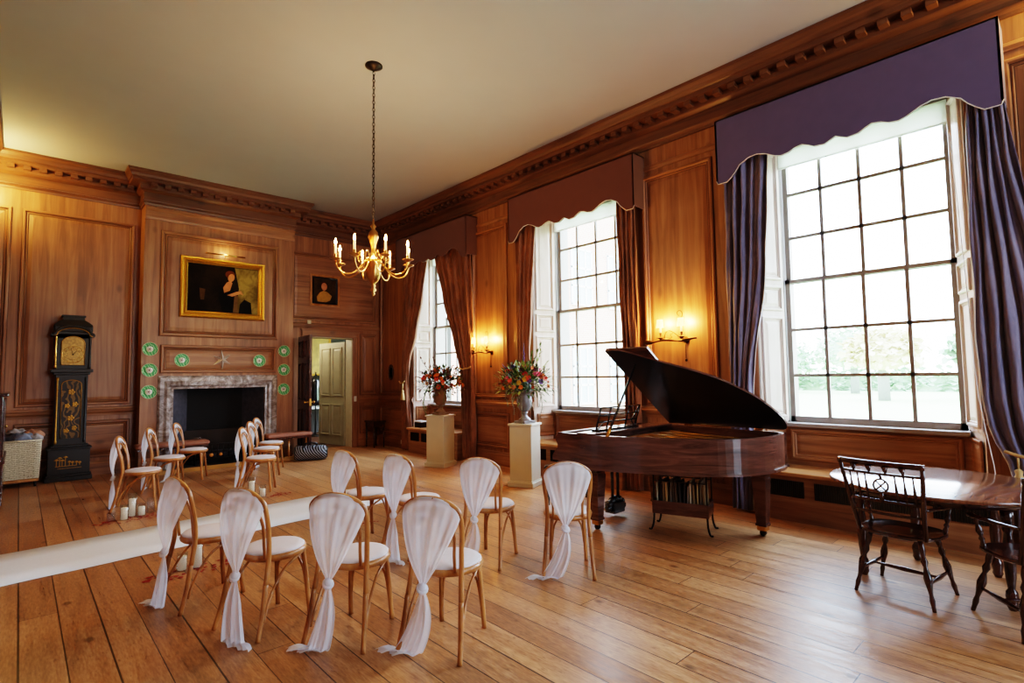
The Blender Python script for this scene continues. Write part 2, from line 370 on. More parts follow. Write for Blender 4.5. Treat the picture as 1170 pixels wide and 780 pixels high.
struct(MB().box(XL-.3, GX+.3, YB-.3, YF+.3, -.2, 0).build('floor', floor_m))
struct(MB().box(XL-.3, GX+.3, YB-.3, YF+.3, CH, CH+.2).build('ceiling', plaster))

# ---- panel helper: moulded frame + field, on a plane.  frame maps (u, d, z) -> world, d = towards the room
def panel_mesh(mb, to, u0, u1, z0, z1, big=1.0, mi_h=0, mi_v=1, groove=None):
    prof = [(-.006, .001), (0, .001), (0, .026), (.014, .036), (.034, .036), (.047, .012), (.053, .010), (.064, .016), (.074, .004), (.080, .003)]
    prof = [(a*big, d*big) for a, d in prof]
    rings = []
    for a, d in prof:
        rings.append([to(u0+a, d, z0+a), to(u1-a, d, z0+a), to(u1-a, d, z1-a), to(u0+a, d, z1-a)])
    n = len(prof)
    for k in range(n-1):
        for i in range(4):
            j = (i+1) % 4
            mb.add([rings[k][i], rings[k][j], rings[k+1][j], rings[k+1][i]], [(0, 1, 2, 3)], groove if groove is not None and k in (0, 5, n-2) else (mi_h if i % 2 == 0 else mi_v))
    # raised field with a bevelled margin
    a = prof[-1][0]; d = prof[-1][1]
    w = u1-u0; h = z1-z0; m = min(.05*big, w*.18, h*.18)
    r1 = rings[-1]; r2 = [to(u0+a+m, d+.010, z0+a+m), to(u1-a-m, d+.010, z0+a+m), to(u1-a-m, d+.010, z1-a-m), to(u0+a+m, d+.010, z1-a-m)]
    fm = mi_v if h > w*.8 else mi_h
    for i in range(4):
        j = (i+1) % 4; mb.add([r1[i], r1[j], r2[j], r2[i]], [(0, 1, 2, 3)], fm)
    mb.add(r2, [(0, 1, 2, 3)], fm)
def rail_mesh(mb, to, u0, u1, prof, mi=0):
    # horizontal moulding: prof list of (z, d)
    n = len(prof); vs = [to(u0, d, z) for z, d in prof]+[to(u1, d, z) for z, d in prof]
    mb.add(vs, [(i, i+1, n+i+1, n+i) for i in range(n-1)], mi)
    mb.add(vs, [tuple(range(n)), tuple(reversed(range(n, 2*n)))], mi)
DADO = [(1.00, 0), (1.00, .018), (1.04, .022), (1.07, .045), (1.10, .05), (1.115, .03), (1.14, .025), (1.15, 0)]
SKIRT = [(0, 0), (0, .03), (.19, .03), (.21, .02), (.235, .012), (.24, 0)]
toF = lambda Y: (lambda u, d, z: (u, Y-d, z))
toR = lambda u, d, z: (XR-d, u, z)
toL = lambda u, d, z: (XL+d, u, z)

# ---- fireplace wall
DX0, DX1, DZ = 4.62, 5.66, 2.50
w = MB()
w.box(XL-.3, DX0, YF, YF+.3, 0, CH, 0); w.box(DX1, XR+.3, YF, YF+.3, 0, CH, 0); w.box(DX0, DX1, YF, YF+.3, DZ, CH, 0)
wallF = struct(w.build('wall_fireplace', [pine_v, pine_h]))
mb = MB()
t = toF(YF)
for u0, u1 in ((-.55, -.17), (-.04, 1.46)):
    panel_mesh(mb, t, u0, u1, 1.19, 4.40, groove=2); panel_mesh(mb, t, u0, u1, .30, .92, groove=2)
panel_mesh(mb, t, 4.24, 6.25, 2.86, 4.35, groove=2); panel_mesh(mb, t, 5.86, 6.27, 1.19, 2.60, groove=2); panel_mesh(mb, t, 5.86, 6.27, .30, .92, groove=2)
rail_mesh(mb, t, XL, BX0, DADO); rail_mesh(mb, t, 5.80, XR, DADO)
rail_mesh(mb, t, XL, BX0, SKIRT); rail_mesh(mb, t, 5.80, XR, SKIRT)
rail_mesh(mb, t, 4.15, XR, [(2.68, 0), (2.68, .02), (2.72, .035), (2.78, .03), (2.8, 0)])
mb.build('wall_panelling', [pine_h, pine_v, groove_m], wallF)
# door casing
mb = MB()
for a, b in ((4.48, DX0), (DX1, 5.80)):
    mb.box(a, b, YF-.035, YF, 0, DZ+.0, 0); 
mb.box(4.48, 5.80, YF-.04, YF, DZ, DZ+.13, 1); mb.box(4.46, 5.83, YF-.06, YF, DZ+.13, DZ+.17, 1)
mb.box(4.48, 4.51, YF-.055, YF-.03, 0, DZ+.1, 0); mb.box(5.77, 5.80, YF-.055, YF-.03, 0, DZ+.1, 0)
struct(mb.build('trim_1', [pine_v, pine_h]))

# ---- chimney breast with the fireplace opening
OX0, OX1, OZ = 2.04, 3.60, 1.43
mb = MB()
mb.box(BX0, OX0, BY, YF, 0, CH, 0); mb.box(OX1, BX1, BY, YF, 0, CH, 0); mb.box(OX0, OX1, BY, YF, OZ, CH, 0)
breast = struct(mb.build('wall_chimney_breast', [pine_v]))
t = toF(BY)
mb = MB()
panel_mesh(mb, t, 1.80, 3.83, 2.38, 4.28, 1.25, groove=2); panel_mesh(mb, t, 1.83, 3.81, 1.72, 2.22, 1.1, groove=2)
rail_mesh(mb, t, BX0-.0, BX1, [(4.45, 0), (4.45, .03), (4.49, .04), (4.60, .04), (4.64, .07), (4.66, .07), (4.66, 0)])
rail_mesh(mb, t, BX0, 1.80, SKIRT); rail_mesh(mb, t, 3.82, BX1, SKIRT)
mb.build('breast_panelling', [pine_h, pine_v, groove_m], breast)
# firebox
mb = MB()
mb.box(OX0, OX1, YF-.02, YF-.008, 0, OZ, 0); mb.box(OX0-.02, OX0, BY, YF+.3, 0, OZ, 1); 
mb.add([(OX1, BY+.02, 0), (OX1-.3, YF-.02, 0), (OX1-.3, YF-.02, OZ), (OX1, BY+.02, OZ)], [(0, 1, 2, 3)], 1)
mb.add([(OX0, BY+.02, 0), (OX0+.3, YF-.02, 0), (OX0+.3, YF-.02, OZ), (OX0, BY+.02, OZ)], [(3, 2, 1, 0)], 1)
struct(mb.build('firebox', [fireblack, firebrick], breast))
# marble surround: moulded bolection
mb = MB()
prof = [(0, 0), (0, .03), (.03, .055), (.09, .06), (.13, .085), (.17, .08), (.2, .05), (.235, .045), (.235, .002)]
def ringp(a, d): return [(OX0-.235+a, BY-d, 0), (OX0-.235+a, BY-d, OZ+.235-a), (OX1+.235-a, BY-d, OZ+.235-a), (OX1+.235-a, BY-d, 0)]
rs = [ringp(a, d) for a, d in prof]
for k in range(len(rs)-1):
    for i in range(3): mb.add([rs[k][i], rs[k][i+1], rs[k+1][i+1], rs[k+1][i]], [(0, 1, 2, 3)], 0)
fs_ = thing('fireplace_surround', 'veined grey and brown marble fireplace surround below the large gilt picture', 'fireplace')
mb.build('marble_moulding', marble, fs_)
struct(MB().box(1.75, 3.95, 10.82, 11.2, 0, .025, 0).box(OX0, OX1, 11.2, YF-.03, 0, .02, 0).build('floor_hearth', slate))
# wall hole through back wall for the firebox is not needed: firebox sits in front of YF
# fire grate
g = thing('fire_grate', 'black iron fire grate standing inside the dark fireplace opening', 'fire grate', (2.8, 11.40, .02))
mb = MB()
for i in range(9): x = -.4+i*.1; mb.tube([(x, -.12, .1), (x, -.13, .36)], .009, 6)
for z in (.1, .22, .36): mb.tube([(-.42, -.13, z), (.42, -.13, z)], .012, 6)
mb.box(-.42, .42, -.12, .12, .08, .1)
mb.box(-.5, .5, .1, .13, 0, .62)
mb.build('basket_bars', ironm, g)
for sx in (-.38, .38):
    MB().tube([(sx, -.14, 0), (sx, -.14, .4)], .016, 8).ball((sx, -.14, .43), .03).build('andiron', ironm, g)
lg = MB()
for i in range(3): lg.tube([(-.3+.1*i, -.06+.05*i, .14+.06*(i % 2)), (.25+.03*i, -.03+.03*i, .15+.05*(i % 2))], .04, 8)
lg.build('charred_log', firebrick, g)
MB().ball((-.1, -.12, .16), .035).ball((.06, -.12, .16), .03).build('ember', ember, g)

# ---- left wall, end wall
w = MB().box(XL-.3, XL, YB-.3, YF+.3, 0, CH); wl = struct(w.build('wall_left', pine_v))
mb = MB(); rail_mesh(mb, toL, YB, YF, DADO); rail_mesh(mb, toL, YB, YF, SKIRT)
for k in range(8): panel_mesh(mb, toL, YB+.1+k*2.0, YB+1.95+k*2.0, 1.19, 4.40); panel_mesh(mb, toL, YB+.1+k*2.0, YB+1.95+k*2.0, .3, .92)
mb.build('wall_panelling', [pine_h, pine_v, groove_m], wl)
wb = MB(); FILL_WINC = (3.6,)  # unseen back window, added to bring daylight to the foreground
xe = [XL-.3]+[q for c in FILL_WINC for q in (c-.9, c+.9)]+[GX+.3]
for k in range(0, len(xe), 2): wb.box(xe[k], xe[k+1], YB-.3, YB, 0, CH)
for c in FILL_WINC: wb.box(c-.9, c+.9, YB-.3, YB, 0, .98).box(c-.9, c+.9, YB-.3, YB, 4.35, CH)
struct(wb.build('wall_back', pine_v))
for i, c in enumerate(FILL_WINC):
    wb = MB()
    for q in range(5): x = c-.88+q*.44; wb.box(x-.02, x+.02, YB-.2, YB-.15, .98, 4.35)
    for q in range(7): z = 1.0+q*.555; wb.box(c-.9, c+.9, YB-.2, YB-.15, z-.02, z+.02)
    wo = struct(wb.build('window_%d' % (i+5), winpaint)); MB().box(c-.88, c+.88, YB-.178, YB-.172, 1, 4.33).build('panes', glass, wo)
    ld = bpy.data.lights.new('window_portal', 'AREA'); ld.shape = 'RECTANGLE'; ld.size = 1.8; ld.size_y = 3.37; ld.cycles.is_portal = True
    lo = bpy.data.objects.new('window_portal', ld); COL.objects.link(lo); lo.location = (c, YB-.25, 2.66); lo.rotation_euler = (R(-90), 0, R(180))

# ---- window wall: piers, heads, reveals
w = MB()
edges = [YF+.3]
for c in WINC: edges += [c+OW, c-OW]
edges.append(YB-.3)
for k in range(0, len(edges), 2): w.box(XR, GX+.3, edges[k+1], edges[k], 0, CH, 0)
for c in WINC: w.box(XR, GX+.3, c-OW, c+OW, WZ1+.05, CH, 1)
wallW = struct(w.build('wall_window', [pine_v, pine_h]))
mb = MB()
def pier(a, b, upper=True):
    panel_mesh(mb, toR, a, b, 1.19, 4.32, groove=2); panel_mesh(mb, toR, a, b, .30, .92, groove=2)
pier(10.25, 11.5); pier(6.98, 7.96); pier(3.12, 4.14); pier(-.75, .4)
for a, b in ((WINC[0]+OW, YF), (WINC[1]+OW, WINC[0]-OW), (WINC[2]+OW, WINC[1]-OW), (WINC[3]+OW, WINC[2]-OW), (YB, WINC[3]-OW)):
    rail_mesh(mb, toR, a, b, DADO); rail_mesh(mb, toR, a, b, SKIRT)
rail_mesh(mb, toR, YB, YF, [(4.40, 0), (4.40, .012), (4.44, .02), (4.47, .012), (4.48, 0)])
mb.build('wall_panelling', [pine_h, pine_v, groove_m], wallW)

# ---- cornice around the room
path = [(XL, YB), (XL, YF), (BX0, YF), (BX0, BY), (BX1, BY), (BX1, YF), (XR, YF), (XR, YB)]
CP = [(0, 4.70), (.02, 4.70), (.025, 4.735), (.05, 4.76), (.055, 4.775), (.03, 4.785), (.03, 4.92), (.06, 4.935), (.09, 4.955), (.10, 4.965), (.10, 5.05), (.225, 5.06), (.225, 5.115), (.245, 5.125), (.262, 5.165), (.29, 5.20), (.30, 5.21), (.30, 5.25), (0, 5.25)]
def off_path(path, d):
    n = len(path); out = []
    for i in range(n):
        p0, p1, p2 = Vector(path[i-1]), Vector(path[i]), Vector(path[(i+1) % n])
        a = (p1-p0).normalized(); b = (p2-p1).normalized()
        na = Vector((a.y, -a.x)); nb = Vector((b.y, -b.x))
        q = p1+(na+nb)*d; out.append((q.x, q.y))
    return out
rings = [[(x, y, z) for x, y in off_path(path, d)] for d, z in CP]
mb = MB(); n = len(path)
for k in range(len(CP)-1):
    for i in range(n):
        j = (i+1) % n; mb.add([rings[k][i], rings[k][j], rings[k+1][j], rings[k+1][i]], [(0, 1, 2, 3)])
def mods(p0, p1, nx, ny):
    L_ = math.dist(p0, p1); m_ = int(L_/.19); dx, dy = (p1[0]-p0[0])/L_, (p1[1]-p0[1])/L_
    for i in range(m_):
        s_ = (i+.5)*L_/m_; cx, cy = p0[0]+dx*s_, p0[1]+dy*s_
        a = (cx-dx*.045, cy-dy*.045); b = (cx+dx*.045, cy+dy*.038)
        mb.box(min(a[0], b[0], a[0]+nx*.2, b[0]+nx*.2), max(a[0], b[0], a[0]+nx*.2, b[0]+nx*.2), min(a[1], b[1], a[1]+ny*.2, b[1]+ny*.2), max(a[1], b[1], a[1]+ny*.2, b[1]+ny*.2), 5.0, 5.06)
mods((XR, YF-.15), (XR, -.6), -1, 0); mods((XL+.1, YF), (BX0-.1, YF), 0, -1); mods((BX0, BY), (BX1, BY), 0, -1); mods((BX1+.2, YF), (XR-.2, YF), 0, -1); mods((XL, YF-.2), (XL, 2), 1, 0)
struct(mb.build('trim_2', [pine_dark]))

# ---- windows
def make_window(i, c):
    f = MB()
    # reveal sides (splayed, panelled shutters), head
    for s_ in (-1, 1):
        y0 = c+s_*OW; y1 = c+s_*GW
        f.add([(XR, y0, .0), (GX, y1, .0), (GX, y1, WZ1+.05), (XR, y0, WZ1+.05)], [(0, 1, 2, 3)], 0)
    f.add([(XR, c-OW, WZ1+.04), (XR, c+OW, WZ1+.04), (GX, c+GW, WZ1+.04), (GX, c-GW, WZ1+.04)], [(0, 1, 2, 3)], 1)
    # box frame behind
    for s_ in (-1, 1): f.box(GX-.03, GX+.3, min(c+s_*GW, c+s_*(OW+.02)), max(c+s_*GW, c+s_*(OW+.02)), 0, WZ1+.1, 2)
    f.box(GX-.03, GX+.3, c-OW, c+OW, WZ1-.02, WZ1+.1, 2)
    win = struct(f.build('window_%d' % i, [pine_daylit, pine_h, winpaint]))
    # wall below sill
    b = MB()
    b.box(GX-.12, GX+.3, c-OW, c+OW, 0, WZ0-.02, 0)
    tt = lambda u, d, z: (GX-.12-d, u, z)
    panel_mesh(b, tt, c-GW+.04, c+GW-.04, .58, .93, .8, 0, 1)
    b.build('apron_panel', [pine_h, pine_v], win)
    b = MB().box(GX-.18, GX+.3, c-GW-.02, c+GW+.02, WZ0-.02, WZ0+.02, 0)
    b.build('sill', winpaint, win)
    # panelled shutters lying on the splayed reveals
    for s_ in (-1, 1):
        y0 = c+s_*(OW-.0); y1 = c+s_*(GW-.0)
        dirv = Vector((GX-.03-XR, y1-y0, 0)); L_ = dirv.length; dirv.normalize(); nrm = Vector((dirv.y, -dirv.x, 0))
        if nrm.y*s_ > 0: nrm = -nrm
        def tr(u, d, z, y0=y0, dirv=dirv, nrm=nrm): 
            p = Vector((XR, y0, z))+dirv*u+nrm*(d+.012); return tuple(p)
        b = MB()
        vs = [tr(.01, 0, 1.02), tr(L_-.02, 0, 1.02), tr(L_-.02, 0, WZ1), tr(.01, 0, WZ1)]
        b.add(vs, [(0, 1, 2, 3)], 1)
        for z0, z1 in ((1.06, 2.25), (2.32, 2.62), (2.69, WZ1-.06)): panel_mesh(b, tr, .05, L_-.06, z0, z1, .7, 0, 0)
        b.build('shutter', [pine_daylit, pine_daylit], win)
        b = MB(); panel_mesh(b, tr, .05, L_-.06, .58, .95, .6, 0, 0); b.build('reveal_panel', [pine_h], win)
    # sashes
    zc = 2.67
    for nm, z0, z1, xo in (('lower_sash', WZ0+.02, zc+.025, -.01), ('upper_sash', zc-.025, WZ1, .035)):
        s = MB(); x0, x1 = GX+xo, GX+xo+.04
        y0, y1 = c-GW+.01, c+GW-.01
        s.box(x0, x1, y0, y0+.055, z0, z1); s.box(x0, x1, y1-.055, y1, z0, z1)
        s.box(x0, x1, y0, y1, z0, z0+(.07 if nm[0] == 'l' else .045)); s.box(x0, x1, y0, y1, z1-.045, z1)
        for k in (1, 2, 3):
            y = c-.79+k*.395; s.box(x0+.004, x1-.004, y-.018, y+.018, z0, z1)
        for k in (1, 2):
            z = (WZ0+k*.54+.03) if nm[0] == 'l' else (zc+k*.535); s.box(x0+.004, x1-.004, y0, y1, z-.018, z+.018)
        so = s.build(nm, winpaint, win)
        MB().box(x0+.018, x0+.021, y0+.03, y1-.03, z0+.03, z1-.02).build('panes', glass, so)
    b = MB(); b.box(GX-.055, GX-.045, c-GW+.01, c+GW-.01, 4.06, WZ1); b.tube([(GX-.05, c-GW+.01, 4.06), (GX-.05, c+GW-.01, 4.06)], .012, 8)
    bl = b.build('roller_blind', blindm, win)
    # portal guiding daylight through the opening
    ld = bpy.data.lights.new('window_portal', 'AREA'); ld.shape = 'RECTANGLE'; ld.size = 2*GW; ld.size_y = WZ1-WZ0; ld.cycles.is_portal = True
    lo = bpy.data.objects.new('window_portal', ld); COL.objects.link(lo); lo.location = (GX+.12, c, (WZ0+WZ1)/2)
    lo.rotation_euler = (R(90), 0, R(90))   # faces -X
    return win
for i, c in enumerate(WINC): make_window(i+1, c)

# ---- window seats with grilles
def window_seat(c, label, y0, y1, X0=6.10):
    o = thing('window_seat', label, 'bench', (X0, c, 0), 0, 'low wooden window seats with grilles')
    b = MB().box(.02, GX-.12-X0, y0-c, y1-c, 0, .48)
    b.build('seat_box', pine_h, o)
    MB().box(-.02, GX-.125-X0, y0-c-.02, y1-c+.02, .48, .52, 0, .008).build('seat_top', benchpine, o)
    n_ = 4; Lh = (y1-y0-.1)/n_
    for k in range(n_):
        a = y0-c+.05+k*Lh+.05; b_ = a+Lh-.1
        g_ = MB().box(.012, .021, a, b_, .26, .43, 0)
        m_ = int((b_-a)/.02)
        for q in range(m_): yy = a+(q+.5)*(b_-a)/m_; g_.box(.004, .014, yy-.004, yy+.004, .26, .43, 1)
        g_.build('grille', [black, ironm], o)
    return o
window_seat(1.5, 'low pine window seat with black grilles beneath the large right window behind the round table', .56, 2.62)
window_seat(WINC[1], 'low pine window seat beneath the middle window between pedestal and piano', 4.45, 6.33)
window_seat(WINC[0], 'low pine window seat beneath the far window, holding a small box', 8.20, 9.92)

# ---- pelmets
SCAL = [(-1, 3.88), (-.985, 3.84), (-.90, 3.84), (-.86, 3.88), (-.82, 3.93), (-.78, 4.0), (-.70, 4.055), (-.62, 4.065), (-.55, 4.04), (-.47, 3.985), (-.42, 3.965), (-.36, 3.975), (-.31, 4.005), (-.25, 4.02), (-.20, 3.99), (-.16, 3.96), (-.08, 3.95), (0, 4.0)]
SCAL = SCAL[:-1]+[(0, 4.0)]
def pelmet(c, label, m):
    hw = 1.275; X0 = 6.08
    o = thing('pelmet', label, 'pelmet', (XR, c, 4.62), 0, 'scalloped pelmets above the windows')
    pts = SCAL+[(-a, z) for a, z in reversed(SCAL[:-1])]
    b = MB(); n_ = len(pts)
    for xo in (X0-XR, X0-XR+.02):
        vs = [(xo, a*hw, z-4.62) for a, z in pts]+[(xo, a*hw, 0) for a, z in pts]
        b.add(vs, [(i, i+1, n_+i+1, n_+i) for i in range(n_-1)])
    for i in range(n_-1):
        a, z = pts[i]; a2, z2 = pts[i+1]
        b.add([(X0-XR, a*hw, z-4.62), (X0-XR+.02, a*hw, z-4.62), (X0-XR+.02, a2*hw, z2-4.62), (X0-XR, a2*hw, z2-4.62)], [(0, 1, 2, 3)])
    for s_ in (-1, 1): b.box(X0-XR, -.002, s_*hw-.01*s_-.01, s_*hw-.01*s_+.01, 3.88-4.62, 0)
    b.box(X0-XR, -.002, -hw, hw, -.015, 0)
    b.build('valance', m, o)
    b = MB(); b.tube([(X0-XR-.002, a*hw, z-4.62) for a, z in pts], .004, 6); b.build('edging', lining if c < 6 else m, o)
    return o
pelmet(WINC[0], 'brown scalloped pelmet above the far window in the corner', pelm_m)
pelmet(WINC[1], 'brown scalloped pelmet above the middle window', pelm_m)
pelmet(WINC[2], 'scalloped pelmet tinted violet with painted glare above the large right window', pelm_glare)

# ---- curtains
def interp(tab, z):
    if z >= tab[0][0]: return tab[0][1]
    for (a, va), (b, vb) in zip(tab, tab[1:]):
        if z >= b: 
            t_ = (z-b)/(a-b) if a != b else 0; t_ = t_*t_*(3-2*t_)*.5+t_*.5
            return vb+(va-vb)*t_
    return tab[-1][1]
def curtain(label, near, far, folds, m, edge='near', X=6.22, zb=.02, tie=None, xt=None):
    """near/far: tables (z, y)."""
    yc = (interp(near, 2)+interp(far, 2))/2
    o = thing('curtain', label, 'curtain', (X, yc, 0), 0)
    b = MB()
    def fn(u, v):
        z = zb+(4.35-zb)*v; ya, yb = interp(near, z), interp(far, z)
        wdt = abs(yb-ya); y = ya+(yb-ya)*u
        amp = .035+.02*math.sin(u*9+2)
        sq = .5+.5*min(1, wdt/.5)
        x = amp*math.sin(u*folds*2*PI+.6*math.sin(z*1.3+u*4))*sq+.012*math.sin(u*folds*4*PI+z*2)
        y += .006*math.sin(z*7+u*20)
        x = max(x, -.10)
        return (x, y-yc, z)
    b.grid(fn, int(folds*14), 60, 0)
    cm = b.build('cloth', m, o)
    md = cm.modifiers.new('thick', 'SOLIDIFY'); md.thickness = .006
    b = MB()
    s_ = 0.0 if edge == 'near' else 1.0
    b.tube([(fn(s_, v/40)[0]-.004, fn(s_, v/40)[1], fn(s_, v/40)[2]) for v in range(41)], .005, 6); b.build('edge_trim', lining if m is damask_glare else m, o)
    if tie:
        z, drop = tie; ya, yb = interp(near, z)-yc, interp(far, z)-yc
        b = MB(); pts_ = []
        for k in range(13):
            u = k/12; y = ya+(yb-ya)*u; pts_.append((-.075-.02*math.sin(PI*u), y, z+.045*((2*u-1)**2)))
        b.tube(pts_, .013, 8); b.build('tieback_rope', cordm, o)
        ym = ya+(yb-ya)*(.12 if edge == 'near' else .80)
        b = MB(); b.tube([(-.10, ym, z), (-.105, ym, z-drop*.4)], .008, 6)
        b.lathe([(.006, 0), (.028, -.02), (.022, -.05), (.03, -.07), (.05, -drop*.6)], (-.105, ym, z-drop*.4), 12)
        b.build('tassel', cordm, o)
    return o
# far window (1): parted drapes, light showing in a tall wedge
curtain('brown curtain left of the far window, tied back with a pale rope tassel', [(4.1, 9.31), (3.25, 9.51), (2.53, 9.77), (1.94, 10.05), (1.45, 10.12), (0, 9.95)], [(4.1, 10.28), (1.45, 10.34), (0, 10.32)], 5, damask, 'near', tie=(1.45, .36))
curtain('brown curtain right of the far window, swept back beside the wall lamp', [(4.1, 7.86), (2, 7.80), (0, 7.80)], [(4.1, 9.08), (3.17, 8.78), (2.27, 8.42), (1.75, 8.22), (.9, 8.17), (0, 8.13)], 6, damask, 'far', tie=(1.72, .3))
# middle window (2)
curtain('brown curtain left of the middle window behind the tall flower arrangement', [(4.1, 6.13), (2.9, 6.24), (2.0, 6.33), (0, 6.36)], [(4.1, 6.62), (0, 6.60)], 4, damask, 'near')
curtain('brown curtain right of the middle window beyond the raised piano lid', [(4.1, 4.19), (0, 4.19)], [(4.1, 4.50), (2.8, 4.48), (1.9, 4.44), (0, 4.42)], 4, damask, 'far')
# large window (3)
curtain('curtain tinted violet with painted glare, left of the large window behind the piano', [(4.1, 2.37), (2.83, 2.44), (1.44, 2.66), (0, 2.70)], [(4.1, 2.90), (0, 2.93)], 5, damask_glare, 'near', X=6.20)
curtain('curtain tinted violet with painted glare, right of the large window, tied back with a rope', [(4.1, .40), (3.6, .36), (2, .14), (0, .12)], [(4.1, .64), (3.0, .67), (1.9, .68), (1.35, .67), (1.13, .64), (.94, .59), (.83, .53), (.6, .50), (0, .48)], 5, damask_glare, 'far', X=6.19, tie=(.86, .22))
# blind cord
tag(MB().tube([(6.6, .82, 3.9), (6.25, .72, 2.0), (6.02, .69, 1.66), (6.0, .67, 1.35), (5.98, .64, 1.1), (5.97, .60, .8), (5.97, .58, .55)], .0035, 6).build('blind_cord', whitecord), 'thin white cord hanging beside the tied right curtain', 'cord')

# ------------------------------------------------------------------ bentwood chairs
HT = [(-.235, .178, .30), (-.185, .165, .47), (-.185, .165, .53), (-.2, .172, .62), (-.225, .188, .72)]
def hoop_pts(kx=1, w=1, zt=.895, lo=.30):
    side = [(-.215, .175, .30), (-.192, .166, .42), (-.185, .165, .50), (-.193, .170, .60), (-.215, .184, .70)]
    pts = [p for p in side if p[2] >= lo]
    for k in range(1, 10):
        a = PI*k/10
        pts.append((-.225-.045*math.sin(a), .190*math.cos(a)*(1+.05*math.sin(a)), .745+.15*math.sin(a)**.8))
    pts += [(x, -y, z) for x, y, z in reversed([p for p in side if p[2] >= lo])]
    return pts
def smooth_pts(pts, n=3):
    out = []
    P_ = [Vector(p) for p in pts]
    for i in range(len(P_)-1):
        p0, p1, p2, p3 = P_[max(i-1, 0)], P_[i], P_[i+1], P_[min(i+2, len(P_)-1)]
        for k in range(n):
            t_ = k/n; out.append(tuple(.5*((2*p1)+(-p0+p2)*t_+(2*p0-5*p1+4*p2-p3)*t_*t_+(-p0+3*p1-3*p2+p3)*t_**3)))
    out.append(tuple(P_[-1])); return out
def make_bentwood():
    o = thing('bentwood_chair', 'x', 'chair')
    b = MB(); b.tube(smooth_pts(hoop_pts()), .0155, 10)
    b.build('back_hoop', bentwood, o)
    inner = [(-.175, .118, .455), (-.185, .118, .55), (-.2, .126, .66)]
    ip = inner+[(-.215-.035*math.sin(PI*k/8), .128*math.cos(PI*k/8), .70+.115*math.sin(PI*k/8)) for k in range(1, 8)]+[(x, -y, z) for x, y, z in reversed(inner)]
    b = MB(); b.tube(smooth_pts(ip, 2), .010, 8); b.build('inner_hoop', bentwood, o)
    for s_ in (1, -1):
        MB().tube(smooth_pts([(-.2155, s_*.1752, .31), (-.235, s_*.182, .2), (-.262, s_*.192, .09), (-.29, s_*.2, .0)]), [.0158]*4+[.015]*3+[.0145]*3, 10).build('leg', bentwood, o)
        MB().tube(smooth_pts([(.125, s_*.125, .44), (.140, s_*.138, .30), (.152, s_*.146, .15), (.168, s_*.152, 0)]), .0155, 10).build('leg', bentwood, o)
        MB().tube(smooth_pts([(.11, s_*.15, .425), (.03, s_*.163, .405), (-.07, s_*.168, .36), (-.15, s_*.172, .27), (-.205, s_*.178, .17), (-.235, s_*.184, .09)]), .0085, 8).build('side_brace', bentwood, o)
    MB().tube(smooth_pts([(.150, .135, .16), (.138, .115, .3), (.13, .06, .385), (.13, 0, .405), (.13, -.06, .385), (.138, -.115, .3), (.150, -.135, .16)]), .0075, 8).build('front_brace', bentwood, o)
    prof = [(.172, .425), (.19, .423), (.2, .432), (.203, .447), (.198, .461), (.185, .466), (.17, .466)]
    MB().lathe(prof, (0, 0, 0), 36, sx=1.02).build('seat_frame', bentwood, o)
    MB().lathe([(.188, .462), (.19, .470), (.178, .480), (.14, .487), (.07, .490), (.002, .491)], (0, 0, 0), 36, sx=1.02).build('seat_pad', pad, o)
    return o
def make_sash(variant):
    rnd = random.Random(variant*11+3)
    o = thing('chair_sash', 'x', 'sash')
    kx, ky, kz = -.315, (.015, -.02, .02)[variant], (.40, .385, .41)[variant]
    ph = rnd.uniform(0, 6)
    sa, sb = (-.97, .86) if variant != 1 else (-.90, .95)
    def topp(s):
        a = PI/2*(1-s)            # s=1 -> a=0 (left +y) ... s=-1 -> a=pi
        a = min(max(a, .18), PI-.18)
        return (-.225-.045*math.sin(a), .190*math.cos(a)*(1+.05*math.sin(a)), .745+.15*math.sin(a)**.8)
    b = MB()
    def fn(u, v):
        s = sa+(sb-sa)*u; x0, y0, z0 = topp(s)
        t_ = v*1.12-.12
        if t_ < 0:   # wraps over the hoop to the seat side
            q = -t_/.12; a = q*PI
            return (x0+.019*(-math.cos(a))*1.0, y0, z0+.019*math.sin(a)-.05*q*q)
        fall = 1-(t_**1.15)*.94
        y = y0*fall+ky*t_+.0*math.sin(t_*PI)
        z = (z0+.0)*(1-t_)+kz*t_ - .02*math.sin(PI*t_)
        gather = 1-.55*t_
        fold = .009*math.sin(s*13+ph)*gather+.005*math.sin(s*29+ph*2+t_*2)*gather
        x = (x0-.019)*(1-t_)+kx*t_-.035*math.sin(PI*min(1, t_*1.1))*(1-.3*s*s)+fold*min(1, .25+t_*3)
        return (x, y, z)
    b.grid(fn, 56, 26); d = b.build('drape', chif, o)
    b = MB(); b.ball((kx, ky, kz-.012), .027, 12, 8, sc3=(.85, 1.0, 1.25)); b.tube([(kx+.02*math.cos(a), ky+.025*math.sin(a), kz-.012+.018*math.sin(a*1+1)) for a in [2*PI*k/12 for k in range(12)]], .011, 8, closed=True)
    b.build('knot', chif, o)
    b = MB(); tw = (.085, .11, .10)[variant]; dy = (.06, -.05, .12)[variant]; dx = (-.02, -.05, .03)[variant]
    def ft(u, v):
        s = u*2-1; t_ = v
        if t_ < .86:
            q = t_/.86; z = (kz-.03)*(1-q)+.008*q; wv = .014+tw*(q**.75)*(1-.25*q)
            y = ky+dy*q*q+s*wv; x = kx+dx*q+.02*math.sin(s*7+ph)*min(1, q*2+.2)+.01*math.sin(s*15+ph)*q
            return (x, y, max(z, .008))
        q = (t_-.86)/.14; wv = .014+tw*.75
        y = ky+dy+s*wv+(.12*q if variant != 1 else -.10*q); x = kx+dx-.03*q*q+.02*math.sin(s*7+ph)+.01*math.sin(s*15+ph)
        return (x, y, .008+.012*math.sin(PI*q)*(1+.5*math.sin(s*9))+.002)
    b.grid(ft, 36, 30); b.build('tail', chif, o)
    return o
